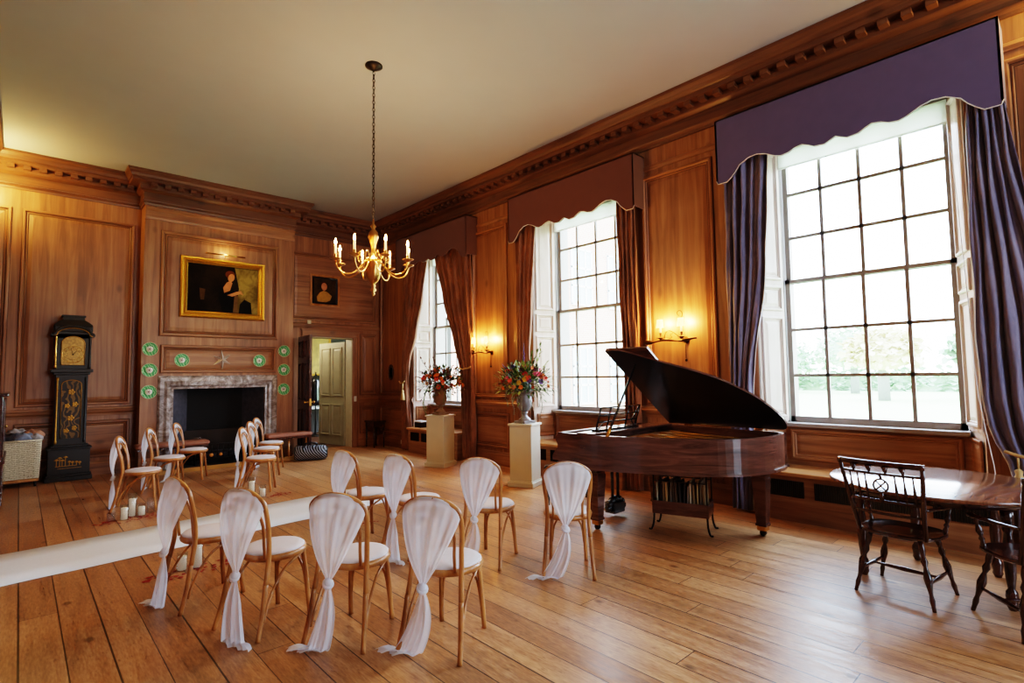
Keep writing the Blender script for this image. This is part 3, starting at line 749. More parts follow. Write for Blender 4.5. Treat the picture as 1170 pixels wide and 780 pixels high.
proto = make_bentwood(); sashes = [make_sash(0), make_sash(1), make_sash(2)]
used = set()
CH_ = [ # x, y, angle, variant, chair label, sash label
 (1.10, 4.54, 11, 0, 'bentwood chair at the left end of the closest row, beside the runner', 'white sash on the chair nearest the white runner in the front row'),
 (1.31, 3.82, 22, 1, 'bentwood chair second from left in the row closest to the camera', 'white sash on the second chair of the closest row, tail curling right on the floor'),
 (1.65, 3.28, 33, 0, 'bentwood chair third from left in the row closest to the camera', 'white sash on the third chair of the closest row'),
 (2.01, 2.77, 27, 2, 'bentwood chair nearest to the camera, at the right end of the closest row', 'white sash on the chair nearest to the camera'),
 (2.57, 4.93, 6, 0, 'bentwood chair of the second row standing right at the edge of the white runner', 'white sash on the second row chair beside the white runner'),
 (2.79, 4.34, 8, 1, 'bentwood chair second from the runner in the second row, behind the nearest chair', 'white sash on the second row chair hidden partly by the nearest chair'),
 (3.13, 3.68, 24, 2, 'bentwood chair in the second row between the two flower pedestals in view', 'white sash on the second row chair seen left of the tall pedestal'),
 (3.42, 3.05, 42, 2, 'bentwood chair at the right end of the second row, beside the piano', 'white sash on the chair beside the piano'),
 (1.19, 8.20, -18, 0, 'bentwood chair behind the group of glass candle holders on the far side of the runner', 'white sash on the far-side chair closest to the candle group'),
 (1.66, 9.25, -22, 0, 'bentwood chair in front of the left padded hearth seat, middle of its row', 'white sash on the middle chair of the far left row'),
 (2.12, 9.95, -25, 1, 'bentwood chair closest to the left side of the fireplace opening', 'white sash on the far left row chair nearest the fireplace'),
 (2.60, 8.18, -30, 0, 'bentwood chair at the runner end of the far right row, beside two glass candles', 'white sash on the far right row chair nearest the runner'),
 (3.00, 9.18, -32, 1, 'middle bentwood chair of the far right row in front of the fireplace', 'white sash on the middle chair of the far right row'),
 (3.33, 9.95, -34, 2, 'bentwood chair of the far right row nearest the right padded hearth seat', 'white sash on the far right row chair nearest the hearth'),
]
for i, (x, y, a, v, l1, l2) in enumerate(CH_):
    if i == 0:
        c_ = proto; c_.location = (x, y, 0); c_.rotation_euler = (0, 0, R(a)); c_['label'] = l1; c_['group'] = 'bentwood chairs set out for the ceremony'
    else: dup(proto, (x, y, 0), R(a), l1, 'bentwood chairs set out for the ceremony')
    s_ = sashes[v]
    if v in used: dup(s_, (x, y, 0), R(a), l2, 'white sashes tied round the chair backs')
    else:
        used.add(v); s_.location = (x, y, 0); s_.rotation_euler = (0, 0, R(a)); s_['label'] = l2; s_['group'] = 'white sashes tied round the chair backs'

# runner
b = MB()
def rn(u, v):
    x = XL+.05+(3.75-XL)*u; y = 5.88+.095*(x)+1.06*v*(1-.0*u); return (x, y, .004+.0015*math.sin(x*9+v*3))
b.grid(rn, 40, 3, smooth=True)
r_ = b.build('aisle_runner', runnerm); tag(r_, 'long white cloth aisle runner lying across the wooden floor', 'runner')
md = r_.modifiers.new('thick', 'SOLIDIFY'); md.thickness = .003; md.offset = 1

# ------------------------------------------------------------------ candles in glass
def candle_set(x, y, hg, hc, rg, rc, lab):
    o = tag(MB().lathe([(rg, 0), (rg, hg), (rg-.003, hg), (rg-.003, .006), (.001, .006)], (0, 0, 0), 20).build('glass_candle_holder', vglass, None, (x, y, 0)), 'clear glass cylinder '+lab, 'candle holder', 'glass candle cylinders on the floor')
    if hc:
        c_ = thing('pillar_candle', 'ivory candle in the glass '+lab.replace('holding a', 'with the'), 'candle', (x, y, .007), 0, 'ivory pillar candles')
        MB().lathe([(rc, 0), (rc, hc-.004), (rc-.004, hc), (rc*.5, hc-.004), (.001, hc-.005)], (0, 0, 0), 18).build('wax', wax, c_)
        MB().tube([(0, 0, hc-.006), (.002, 0, hc+.012)], .0015, 5).build('wick', black, c_)
candle_set(.94, 7.64, .17, .13, .042, .033, 'left of the tallest in the far group by the runner')
candle_set(1.03, 7.76, .27, .20, .048, .033, 'that is tallest in the far group by the runner')
candle_set(1.12, 7.73, .14, .10, .042, .033, 'right of the tallest in the far group by the runner')
candle_set(.82, 7.66, .10, 0, .042, 0, 'that is small and empty at the left end of the far group')
candle_set(1.22, 7.80, .18, 0, .042, 0, 'that is empty at the right end of the far group')
candle_set(2.37, 7.82, .27, .20, .048, .035, 'standing tall by the far right row of chairs')
candle_set(2.48, 7.72, .16, .10, .045, .035, 'standing short beside the tall one near the far right chairs')
candle_set(1.06, 5.28, .15, .11, .042, .033, 'that is short behind the first chair of the closest row')
candle_set(1.17, 5.27, .26, .19, .048, .034, 'that is tall behind the first chair of the closest row')
for nm, cx, cy, r0, n_, lab in (('a', 1.02, 7.62, .34, 70, 'loose red petals scattered round the far candle group'), ('b', 2.52, 7.70, .3, 46, 'loose red petals scattered round the two candles by the far right chairs'), ('c', 1.12, 5.22, .34, 60, 'loose red petals scattered by the closest row of chairs'), ('d', 2.75, 5.45, .2, 16, 'few loose red petals near the second row of chairs')):
    b = MB()
    for k in range(n_):
        a, rr = random.uniform(0, 2*PI), r0*math.sqrt(random.random()); x, y = cx+rr*math.cos(a)*1.1, cy+rr*math.sin(a)*.45
        q = random.uniform(0, PI); l_ = random.uniform(.014, .026)
        pts = [(x+l_*math.cos(q+t_)*(1 if j % 2 == 0 else .7), y+l_*math.sin(q+t_)*(1 if j % 2 == 0 else .7), .003+.004*random.random()) for j, t_ in enumerate([k_*PI/3 for k_ in range(6)])]
        b.add(pts, [tuple(range(6))])
    tag(b.build('rose_petals', petalm), lab, 'petals', None, 'stuff')

# ------------------------------------------------------------------ pedestals, urns, bouquets
def pedestal(x, y, rz, h, w_, label):
    o = thing('flower_pedestal', label, 'pedestal', (x, y, 0), rz, 'square cream flower pedestals')
    hw = w_/2
    MB().box(-hw-.03, hw+.03, -hw-.03, hw+.03, 0, .07, 0, .008).box(-hw-.015, hw+.015, -hw-.015, hw+.015, .07, .085, 0, .005).build('plinth', pedm, o)
    MB().box(-hw, hw, -hw, hw, .085, h-.03, 0, .004).build('shaft', pedm, o)
    MB().box(-hw-.02, hw+.02, -hw-.02, hw+.02, h-.03, h, 0, .006).build('cap', pedm, o)
pedestal(5.47, 5.68, R(22), .895, .34, 'tall square cream pedestal nearest the piano')
pedestal(5.60, 8.00, R(22), .905, .36, 'square cream pedestal in front of the far window')
def urn(x, y, z, s, m, name, label, cat='urn', k=1):
    o = thing(name, label, cat, (x, y, z))
    MB().box(-.10*s, .10*s, -.10*s, .10*s, 0, .035*s, 0, .004).build('base', m, o)
    MB().lathe([(.09*s, .035*s), (.07*s, .06*s), (.035*s, .09*s), (.028*s, .12*s), (.045*s, .135*s), (.03*s, .15*s)], (0, 0, 0), 24).build('stem', m, o)
    prof = [(.03, .15), (.08, .17), (.12, .21), (.135, .26), (.125, .31), (.105, .35), (.11, .39), (.15, .42), (.155, .435), (.14, .435), (.12, .40), (.02, .38)]
    MB().lathe([(a*s*k, b_*s) for a, b_ in prof], (0, 0, 0), 28).build('bowl', m, o)
    for q in (1, -1):
        MB().tube([(q*.12*s*k, 0, .33*s), (q*.17*s*k, 0, .34*s), (q*.18*s*k, 0, .28*s), (q*.13*s*k, 0, .25*s)], .009*s, 6).build('handle', m, o)
urn(5.47, 5.68, .895, 1.12, greymet, 'stone_urn', 'grey urn with handles on the pedestal nearest the piano', k=.74)
urn(5.60, 8.00, .905, 1.1, stone, 'stone_urn', 'brown stone urn on the pedestal in front of the far window', k=.82)

LEAFM = [plain('leaf_dark_green', rgb(44, 66, 34), .6), plain('leaf_green', rgb(84, 112, 48), .6), plain('leaf_light_green', rgb(142, 160, 76), .6), plain('leaf_bronze', rgb(92, 46, 32), .6), plain('leaf_grey_green', rgb(120, 132, 110), .6)]
FLM = dict(red=plain('rose_red', rgb(176, 24, 34), .6), coral=plain('rose_coral', rgb(226, 88, 64), .6), orange=plain('rose_orange', rgb(222, 122, 44), .6), peach=plain('rose_peach', rgb(230, 150, 96), .6), plum=plain('dahlia_plum', rgb(92, 20, 60), .6), purple=plain('thistle_purple', rgb(96, 66, 130), .6), pink=plain('rose_pink', rgb(220, 80, 110), .6), yellow=plain('flower_yellow', rgb(220, 180, 70), .6), rust=plain('flower_rust', rgb(168, 74, 36), .6))
def flower_mesh(b, c, r, d):
    """cupped bloom: layered petals facing direction d"""
    d = Vector(d).normalized(); q = d.to_track_quat('Z', 'Y').to_matrix().to_4x4(); T0 = b.T; b.T = Matrix.Translation(c) @ q
    for ring, (n_, rr, h, tilt) in enumerate(((6, 1.0, 0, .35), (6, .75, .18, .8), (5, .48, .3, 1.2))):
        for k in range(n_):
            a = 2*PI*k/n_+ring*.5; ca, sa_ = math.cos(a), math.sin(a); w_ = r*rr*.55
            def P_(l, s_, z): return (ca*l-sa_*s_, sa_*l+ca*s_, z)
            L1 = r*rr
            b.add([P_(0.05*r, 0, h*r*.3), P_(L1*.6, -w_, (h+tilt*.35)*r), P_(L1, -w_*.5, (h+tilt*.6)*r), P_(L1, w_*.5, (h+tilt*.6)*r), P_(L1*.6, w_, (h+tilt*.35)*r)], [(0, 1, 2, 3, 4)], 0, True)
    b.ball((0, 0, .35*r), .28*r, 8, 5); b.T = T0
def leaf_mesh(b, p, d, l, w_, mi):
    d = Vector(d).normalized(); u = d.cross(Vector((0, 0, 1)));
    if u.length < .1: u = Vector((1, 0, 0))
    u.normalize(); nrm = u.cross(d); p = Vector(p)
    pts = [p, p+d*l*.35+u*w_*.5+nrm*l*.04, p+d*l*.7+u*w_*.38, p+d*l-nrm*l*.1, p+d*l*.7-u*w_*.38, p+d*l*.35-u*w_*.5+nrm*l*.04]
    b.add([tuple(q) for q in pts], [(0, 1, 2, 3, 4, 5)], mi)
def bouquet(loc, label, palette, leafidx, rx, rz_, seed, sprays, trails, nfl):
    rnd = random.Random(seed); o = thing('flower_bouquet', label, 'flowers', loc)
    C0 = Vector((0, 0, -.02))
    def dirn(lo=-.15):
        while True:
            v = Vector((rnd.uniform(-1, 1), rnd.uniform(-1, 1), rnd.uniform(lo, 1)))
            if .2 < v.length < 1: return v.normalized()
    b = MB()
    for k in range(1100):
        d = dirn(-.25); rr = rnd.uniform(.4, 1.15); p = Vector((d.x*rx*rr, d.y*rx*rr, d.z*rz_*rr+.05))
        dd = (d+Vector((rnd.uniform(-.6, .6), rnd.uniform(-.6, .6), rnd.uniform(-.4, .4)))); leaf_mesh(b, p, dd, rnd.uniform(.05, .11), rnd.uniform(.02, .04), rnd.choice(leafidx))
    b.build('foliage', LEAFM, o)
    b = MB(); b.ball((0, 0, .03), .10, 10, 6, sc3=(1.1, 1.1, .8)); b.build('moss_core', LEAFM[0], o)
    for (dx, dy, dz, l, mi, kind) in sprays:
        d = Vector((dx, dy, dz)).normalized(); b = MB(); tip = d*l+Vector((0, 0, .05)); side = Vector((rnd.uniform(-.1, .1), rnd.uniform(-.1, .1), 0))
        pts = [tuple(C0), tuple(C0.lerp(tip, .5)+side*.3), tuple(tip)]
        b.tube(smooth_pts(pts, 3), .003, 5, mi)
        if kind == 'spike':
            T0 = b.T
            for k in range(26):
                q = .62+.4*k/26; p = C0.lerp(tip, q); b.ball(tuple(p+Vector((rnd.uniform(-.008, .008), rnd.uniform(-.008, .008), 0))), .010*(1.25-k/30), 6, 4, 5)
            b.build('flower_spike', LEAFM+[FLM['purple']], o)
        else:
            for k in range(20):
                q = .4+.6*k/20; p = C0.lerp(tip, q)+side*.3*math.sin(PI*q); dd = d+Vector((rnd.uniform(-1, 1), rnd.uniform(-1, 1), rnd.uniform(-.6, .8)))*.9
                leaf_mesh(b, p, dd, rnd.uniform(.04, .07), rnd.uniform(.022, .036), mi)
            b.build('leafy_spray', LEAFM, o)
    for k in range(nfl):
        d = dirn(-.1)
        if d.x*.6+d.y*.8 > .45 and rnd.random() < .7: d.x, d.y = -d.x, -d.y
        r_f = rnd.uniform(.024, .044); col_ = palette[k % len(palette)]; rr = rnd.uniform(.82, 1.05)
        b = MB(); flower_mesh(b, (d.x*rx*rr, d.y*rx*rr, d.z*rz_*rr+.05), r_f, d+Vector((-.3, -.4, .1))); b.build('bloom', FLM[col_], o)
    for k in range(trails):
        a = rnd.uniform(PI*.75, PI*1.6); b = MB(); l_ = rnd.uniform(.22, .5); x0, y0 = math.cos(a)*rx*.6, math.sin(a)*rx*.6
        pts = [(x0*.4, y0*.4, .02), (x0, y0, 0), (x0*1.25, y0*1.25, -l_*.4), (x0*1.2+rnd.uniform(-.05, .05), y0*1.2, -l_*.75), (x0*1.1, y0*1.1, -l_)]
        sp = smooth_pts(pts, 4); b.tube(sp, .0035, 5, leafidx[-1])
        for p in sp[5:]:
            for _ in range(2): leaf_mesh(b, p, (rnd.uniform(-1, 1), rnd.uniform(-1, 1), rnd.uniform(-1, .2)), rnd.uniform(.02, .04), .012, leafidx[-1])
        b.build('trailing_stem', LEAFM, o)
bouquet((5.47, 5.68, 1.39), 'mixed arrangement of red, orange and purple flowers with tall green sprays in the grey urn', ['coral', 'red', 'orange', 'plum', 'pink', 'rust', 'purple', 'yellow', 'peach'], [0, 1, 1, 2, 0, 4], .38, .30, 5,
        [(.35, -.4, 1.25, .66, 1, 'leaf'), (.42, -.28, 1.0, .58, 2, 'leaf'), (.25, -.15, 1.1, .52, 1, 'leaf'), (.55, -.5, .75, .52, 2, 'leaf'), (0, 0, 1, .62, 0, 'spike'), (-.42, .35, .55, .46, 0, 'spike'), (.6, -.5, .25, .42, 1, 'leaf'), (-.6, .45, .1, .40, 3, 'leaf'), (-.5, .5, .3, .36, 2, 'leaf')], 7, 44)
bouquet((5.60, 8.00, 1.39), 'dark arrangement of orange and red flowers with bronze leaves in the brown urn', ['orange', 'rust', 'coral', 'orange', 'red', 'peach', 'rust', 'orange'], [3, 0, 3, 3, 0, 1], .38, .30, 9,
        [(-.5, .5, .95, .60, 3, 'leaf'), (-.25, .2, 1.2, .52, 3, 'leaf'), (-.6, .6, .3, .48, 3, 'leaf'), (.3, -.3, .6, .42, 3, 'leaf'), (.6, -.5, -.1, .46, 3, 'leaf'), (.6, -.5, .35, .44, 0, 'leaf')], 6, 38)

# ------------------------------------------------------------------ grand piano
PX1, PY0, PY1 = 5.72, 2.10, 3.90
p_ = thing('grand_piano', 'mahogany grand piano with raised black-lined lid in front of the panelled wall', 'piano', (5.0, 3.0, 0))
OX, OY = 5.0, 3.0
half = [(4.24, 3.90), (4.24, 3.45), (4.27, 3.28), (4.34, 3.10), (4.41, 2.92), (4.50, 2.73), (4.60, 2.54), (4.73, 2.37), (4.89, 2.23), (5.08, 2.14), (5.28, 2.095), (5.48, 2.09), (5.62, 2.12), (5.69, 2.18), (5.72, 2.28), (5.72, 3.90)]
half = [tuple(q[:2]) for q in smooth_pts([(x, y, 0) for x, y in half], 3)]
out = [(x-OX, y-OY) for x, y in half]
def inset(poly, d):
    n_ = len(poly); r = []
    for i in range(n_):
        p0, p1, p2 = Vector(poly[i-1]), Vector(poly[i]), Vector(poly[(i+1) % n_])
        a = (p1-p0); b_ = (p2-p1)
        if a.length < 1e-6: a = b_
        if b_.length < 1e-6: b_ = a
        a = a.normalized(); b_ = b_.normalized(); na = Vector((-a.y, a.x)); nb = Vector((-b_.y, b_.x)); m_ = na+nb
        m_ = m_/max(.5, m_.length_squared/2) if m_.length > 1e-6 else na
        q = p1+m_*d; r.append((q.x, q.y))
    return r
inn = inset(out, .045)
mb = MB(); n_ = len(out)
Z0, Z1 = .69, .985
mb.prism(out, Z0-.02, Z0, 0)
for a, b_, z0, z1 in ((out, None, Z0, Z1), (inn, None, Z0+.02, Z1)):
    vs = [(x, y, z0) for x, y in a]+[(x, y, z1) for x, y in a]; mb.add(vs, [(i, (i+1) % n_, n_+(i+1) % n_, n_+i) for i in range(n_)], 0, False)
vs = [(x, y, Z1) for x, y in out]+[(x, y, Z1) for x, y in inn]; mb.add(vs, [(i, (i+1) % n_, n_+(i+1) % n_, n_+i) for i in range(n_)], 0)
mb.build('rim', mahog, p_)
mld = inset(out, -.018)
mb = MB().prism(mld, Z0-.045, Z0-.018); mb.build('base_moulding', mahog, p_)
MB().prism(inn, Z0+.02, .86, 0).build('soundboard', strings, p_)
mb = MB()
for k in range(34):
    y = 3.3-OY-.01; x = 4.5-OX+k*.033; ye = max(2.25, 2.95-(x+.5)*.75)-OY
    mb.tube([(x, y, .925), (x+.05, ye, .90)], .002, 4)
mb.build('string_set', brass, p_)
mb = MB().box(4.3-OX, 5.66-OX, 3.28-OY, 3.42-OY, .86, .93); 
for k in range(5): mb.tube([(4.6-OX+k*.22, 3.3-OY, .93), (4.75-OX+k*.2, 2.5-OY-.0*k+.1, .90)], .018, 6)
mb.build('iron_plate', strings, p_)
# keyboard end: arms, fallboard, keys
MB().box(4.29-OX, 5.67-OX, 3.62-OY, 3.86-OY, .70, .745).build('key_bed', mahog, p_)
kb = MB()
for k in range(48): x = 4.34-OX+k*.0268; kb.box(x, x+.0255, 3.68-OY, 3.86-OY, .745, .77)
kb.build('white_keys', keysw, p_, )
kb = MB()
for k in range(47):
    if k % 7 in (2, 6): continue
    x = 4.34-OX+(k+1)*.0268; kb.box(x-.007, x+.007, 3.66-OY, 3.78-OY, .77, .785)
kb.build('black_keys', black, p_)
MB().box(4.28-OX, 5.68-OX, 3.60-OY, 3.63-OY, .75, .965).build('fallboard', mahog, p_)
MB().box(4.24-OX, 5.72-OX, 3.42-OY, 3.64-OY, .985, 1.0, 0, .004).build('music_shelf', mahog, p_)
for x0, x1 in ((4.24, 4.31), (5.65, 5.72)):
    mb = MB(); side = [(3.62, .965), (3.90, .965), (3.925, .94), (3.93, .90), (3.905, .86), (3.91, .82), (3.95, .78), (3.98, .74), (3.98, .69), (3.62, .69)]
    vs = [(x0-OX, y-OY, z) for y, z in side]+[(x1-OX, y-OY, z) for y, z in side]; m_ = len(side)
    mb.add(vs, [(i, (i+1) % m_, m_+(i+1) % m_, m_+i) for i in range(m_)]+[tuple(reversed(range(m_))), tuple(range(m_, 2*m_))]); mb.build('key_arm', mahog, p_)
# lid
th = R(34.5); HZ = 1.005
def lidp(y, r, d=0): return (PX1-r*math.cos(th)+d*math.sin(th)-OX, y-OY, HZ+r*math.sin(th)+d*math.cos(th))
lid = [(3.46, 0), (3.46, 1.46), (3.28, 1.46), (3.02, 1.30), (2.82, 1.18), (2.62, 1.06), (2.45, .93), (2.32, .78), (2.21, .62), (2.14, .45), (2.09, .26), (2.09, .12), (2.13, .02), (2.2, 0)]
lid = [(3.46, 0)]+[q[:2] for q in smooth_pts([(a, b_, 0) for a, b_ in lid[1:]], 3)]
m_ = len(lid); mb = MB()
vb = [lidp(y, r, 0) for y, r in lid]; vt = [lidp(y, r, .02) for y, r in lid]
mb.add(vb, [tuple(range(m_))], 1); mb.add(vt, [tuple(reversed(range(m_)))], 0); mb.add(vb+vt, [(i, (i+1) % m_, m_+(i+1) % m_, m_+i) for i in range(m_)], 0)
lo = mb.build('lid', [mahog, pianoblack], p_)
fl = [(3.46, 0.03), (3.46, 1.46), (2.96, 1.46), (2.96, .03)]
mb = MB(); vb = [lidp(y, r, .022) for y, r in fl]; vt = [lidp(y, r, .04) for y, r in fl]
mb.add(vb, [(0, 1, 2, 3)], 0); mb.add(vt, [(3, 2, 1, 0)], 0); mb.add(vb+vt, [(i, (i+1) % 4, 4+(i+1) % 4, 4+i) for i in range(4)], 0)
mb.build('front_flap', [mahog], lo)
for y in (2.4, 3.2): MB().box(PX1-.03-OX, PX1+.012-OX, y-OY-.04, y-OY+.04, .99, 1.012).build('hinge', brass, lo)
pt = lidp(3.22, 1.22, -.003)
MB().tube([(4.27-OX, 3.27-OY, .985), pt], [.013, .009], 8).build('lid_prop', black, p_)
MB().tube([(4.27-OX, 3.27-OY, .98), (4.27-OX+(pt[0]-4.27+OX)*.12, 3.27-OY+(pt[1]-3.27+OY)*.12, .98+(pt[2]-.98)*.12)], .017, 8).build('prop_socket', brass, p_)
# music desk: open fretwork
d_ = MB(); A = lambda u, v: (4.46+u*.70-OX, 3.56-v*.075-OY, 1.0+v*.25)
for v in (0.04, .36, .66, .98): d_.tube([A(0, v), A(1, v)], .011 if v in (.04,) else .009, 6)
for u in (0, .25, .72, 1): d_.tube([A(u, 0), A(u, 1)], .010, 6)
d_.tube([A(.02, .02), A(.12, .3)], .006, 5); d_.tube([A(.98, .02), A(.86, .3)], .006, 5); d_.tube([A(.86, .3), A(.98, .9)], .006, 5)
d_.box(4.44-OX, 5.18-OX, 3.52-OY, 3.60-OY, 1.0, 1.018)
d_.build('music_desk', black, p_)
# legs
def pleg(x, y):
    mb = MB(); x -= OX; y -= OY
    def sq(h, z): return [(x-h, y-h, z), (x+h, y-h, z), (x+h, y+h, z), (x-h, y+h, z)]
    lv = [(.075, .655), (.075, .60), (.062, .59), (.062, .57), (.068, .56), (.045, .13), (.052, .12), (.052, .10)]
    for (h0, z0), (h1, z1) in zip(lv, lv[1:]): mb.add(sq(h0, z0)+sq(h1, z1), [(i, (i+1) % 4, 4+(i+1) % 4, 4+i) for i in range(4)])
    mb.add(sq(.052, .10), [(3, 2, 1, 0)]); lg_ = mb.build('leg', mahog, p_)
    MB().box(x-.043, x+.043, y-.043, y+.043, .055, .10, 0, .004).build('ferrule', brass, lg_)
    MB().lathe([(.02, -.02), (.03, -.015), (.03, .015), (.02, .02)], (x, y, .03), 14, axis='X').tube([(x, y, .03), (x, y, .06)], .012, 6).build('caster', ironm, lg_)
pleg(5.40, 2.27); pleg(4.44, 3.55); pleg(5.55, 3.55)
# pedal lyre
ly = MB()
for dx in (-.05, .05): ly.tube([(4.98+dx-OX, 3.72-OY, .66), (4.98+dx-OX, 3.72-OY, .17)], [.018, .018], 8)
ly.box(4.88-OX, 5.08-OX, 3.67-OY, 3.77-OY, .63, .69); 
for k in range(7): a = k*PI/6; ly.ball((4.98+.13*math.cos(a)-OX, 3.72-OY, .11+.08*math.sin(a)), .045, 8, 5)
ly.box(4.88-OX, 5.08-OX, 3.66-OY, 3.80-OY, .05, .17, 0, .01); lyo = ly.build('pedal_lyre', black, p_)
for dx in (-.04, .04): MB().tube([(4.98+dx-OX, 3.8-OY, .07), (4.98+dx-OX, 3.90-OY, .055)], .012, 6).build('pedal', brass, lyo)

# piano stool
s_ = thing('piano_stool', 'black piano stool partly under the keyboard end of the grand piano', 'stool', (5.12, 4.42, 0))
MB().box(-.40, .40, -.17, .17, .44, .50, 0, .02).build('seat', black, s_)
MB().box(-.38, .38, -.15, .15, .38, .44).build('apron', black, s_)
for a in (-.36, .36):
    for b_ in (-.13, .13): MB().tube([(a, b_, .38), (a, b_, .03), (a, b_, 0)], [.022, .016, .02], 8).build('leg', black, s_)

# music rack under the piano
mr = thing('music_rack', 'small brown wooden music rack with thin curved legs under the piano', 'rack', (5.06, 2.93, 0), math.atan2(-.46, .15))
MB().box(-.27, .27, -.15, .15, .17, .185).box(-.27, .27, -.155, -.145, .17, .30).box(-.27, .27, .145, .155, .17, .30).box(-.275, -.265, -.155, .155, .17, .30).box(.265, .275, -.155, .155, .17, .30).build('tray', mahog, mr)
for a in (-.26, .26):
    for b_ in (-.14, .14): MB().tube(smooth_pts([(a, b_, .17), (a*1.02, b_*1.03, .08), (a*1.1, b_*1.1, .012), (a*1.2, b_*1.15, .012)]), .010, 6).build('leg', ironm, mr)
    MB().tube([(a, -.14, .30), (a, -.14, .60), (a, .14, .60), (a, .14, .30)], .008, 6).build('end_hoop', ironm, mr)
for z in (.50,): 
    for b_ in (-.14, .14): MB().tube([(-.26, b_, z), (.26, b_, z)], .006, 6).build('rail', ironm, mr)
MB().ball((0, .158, .235), .012).build('knob', brass, mr)
cols = [plain('score_cover_%d' % i, c, .8, noise=.12, nscale=20) for i, c in enumerate([rgb(196, 170, 120), rgb(150, 122, 84), rgb(96, 76, 58), rgb(208, 196, 168), rgb(60, 48, 44), rgb(140, 134, 124)])]
ca, sa_ = math.cos(mr.rotation_euler.z), math.sin(mr.rotation_euler.z)
rb = random.Random(4)
for k in range(15):
    u = -.235+k*.0335; h = rb.uniform(.27, .33); o = MB().box(-rb.uniform(.005, .012), .008, -.11, .12, 0, h, 0, .002)
    ob = o.build('music_book', cols[rb.randrange(6)]); ob.location = (5.06+ca*u, 2.93+sa_*u, .187); ob.rotation_euler = (0, rb.uniform(-.05, .05), mr.rotation_euler.z)
    tag(ob, 'worn upright music book in the rack under the piano', 'book', 'music books in the rack under the piano')

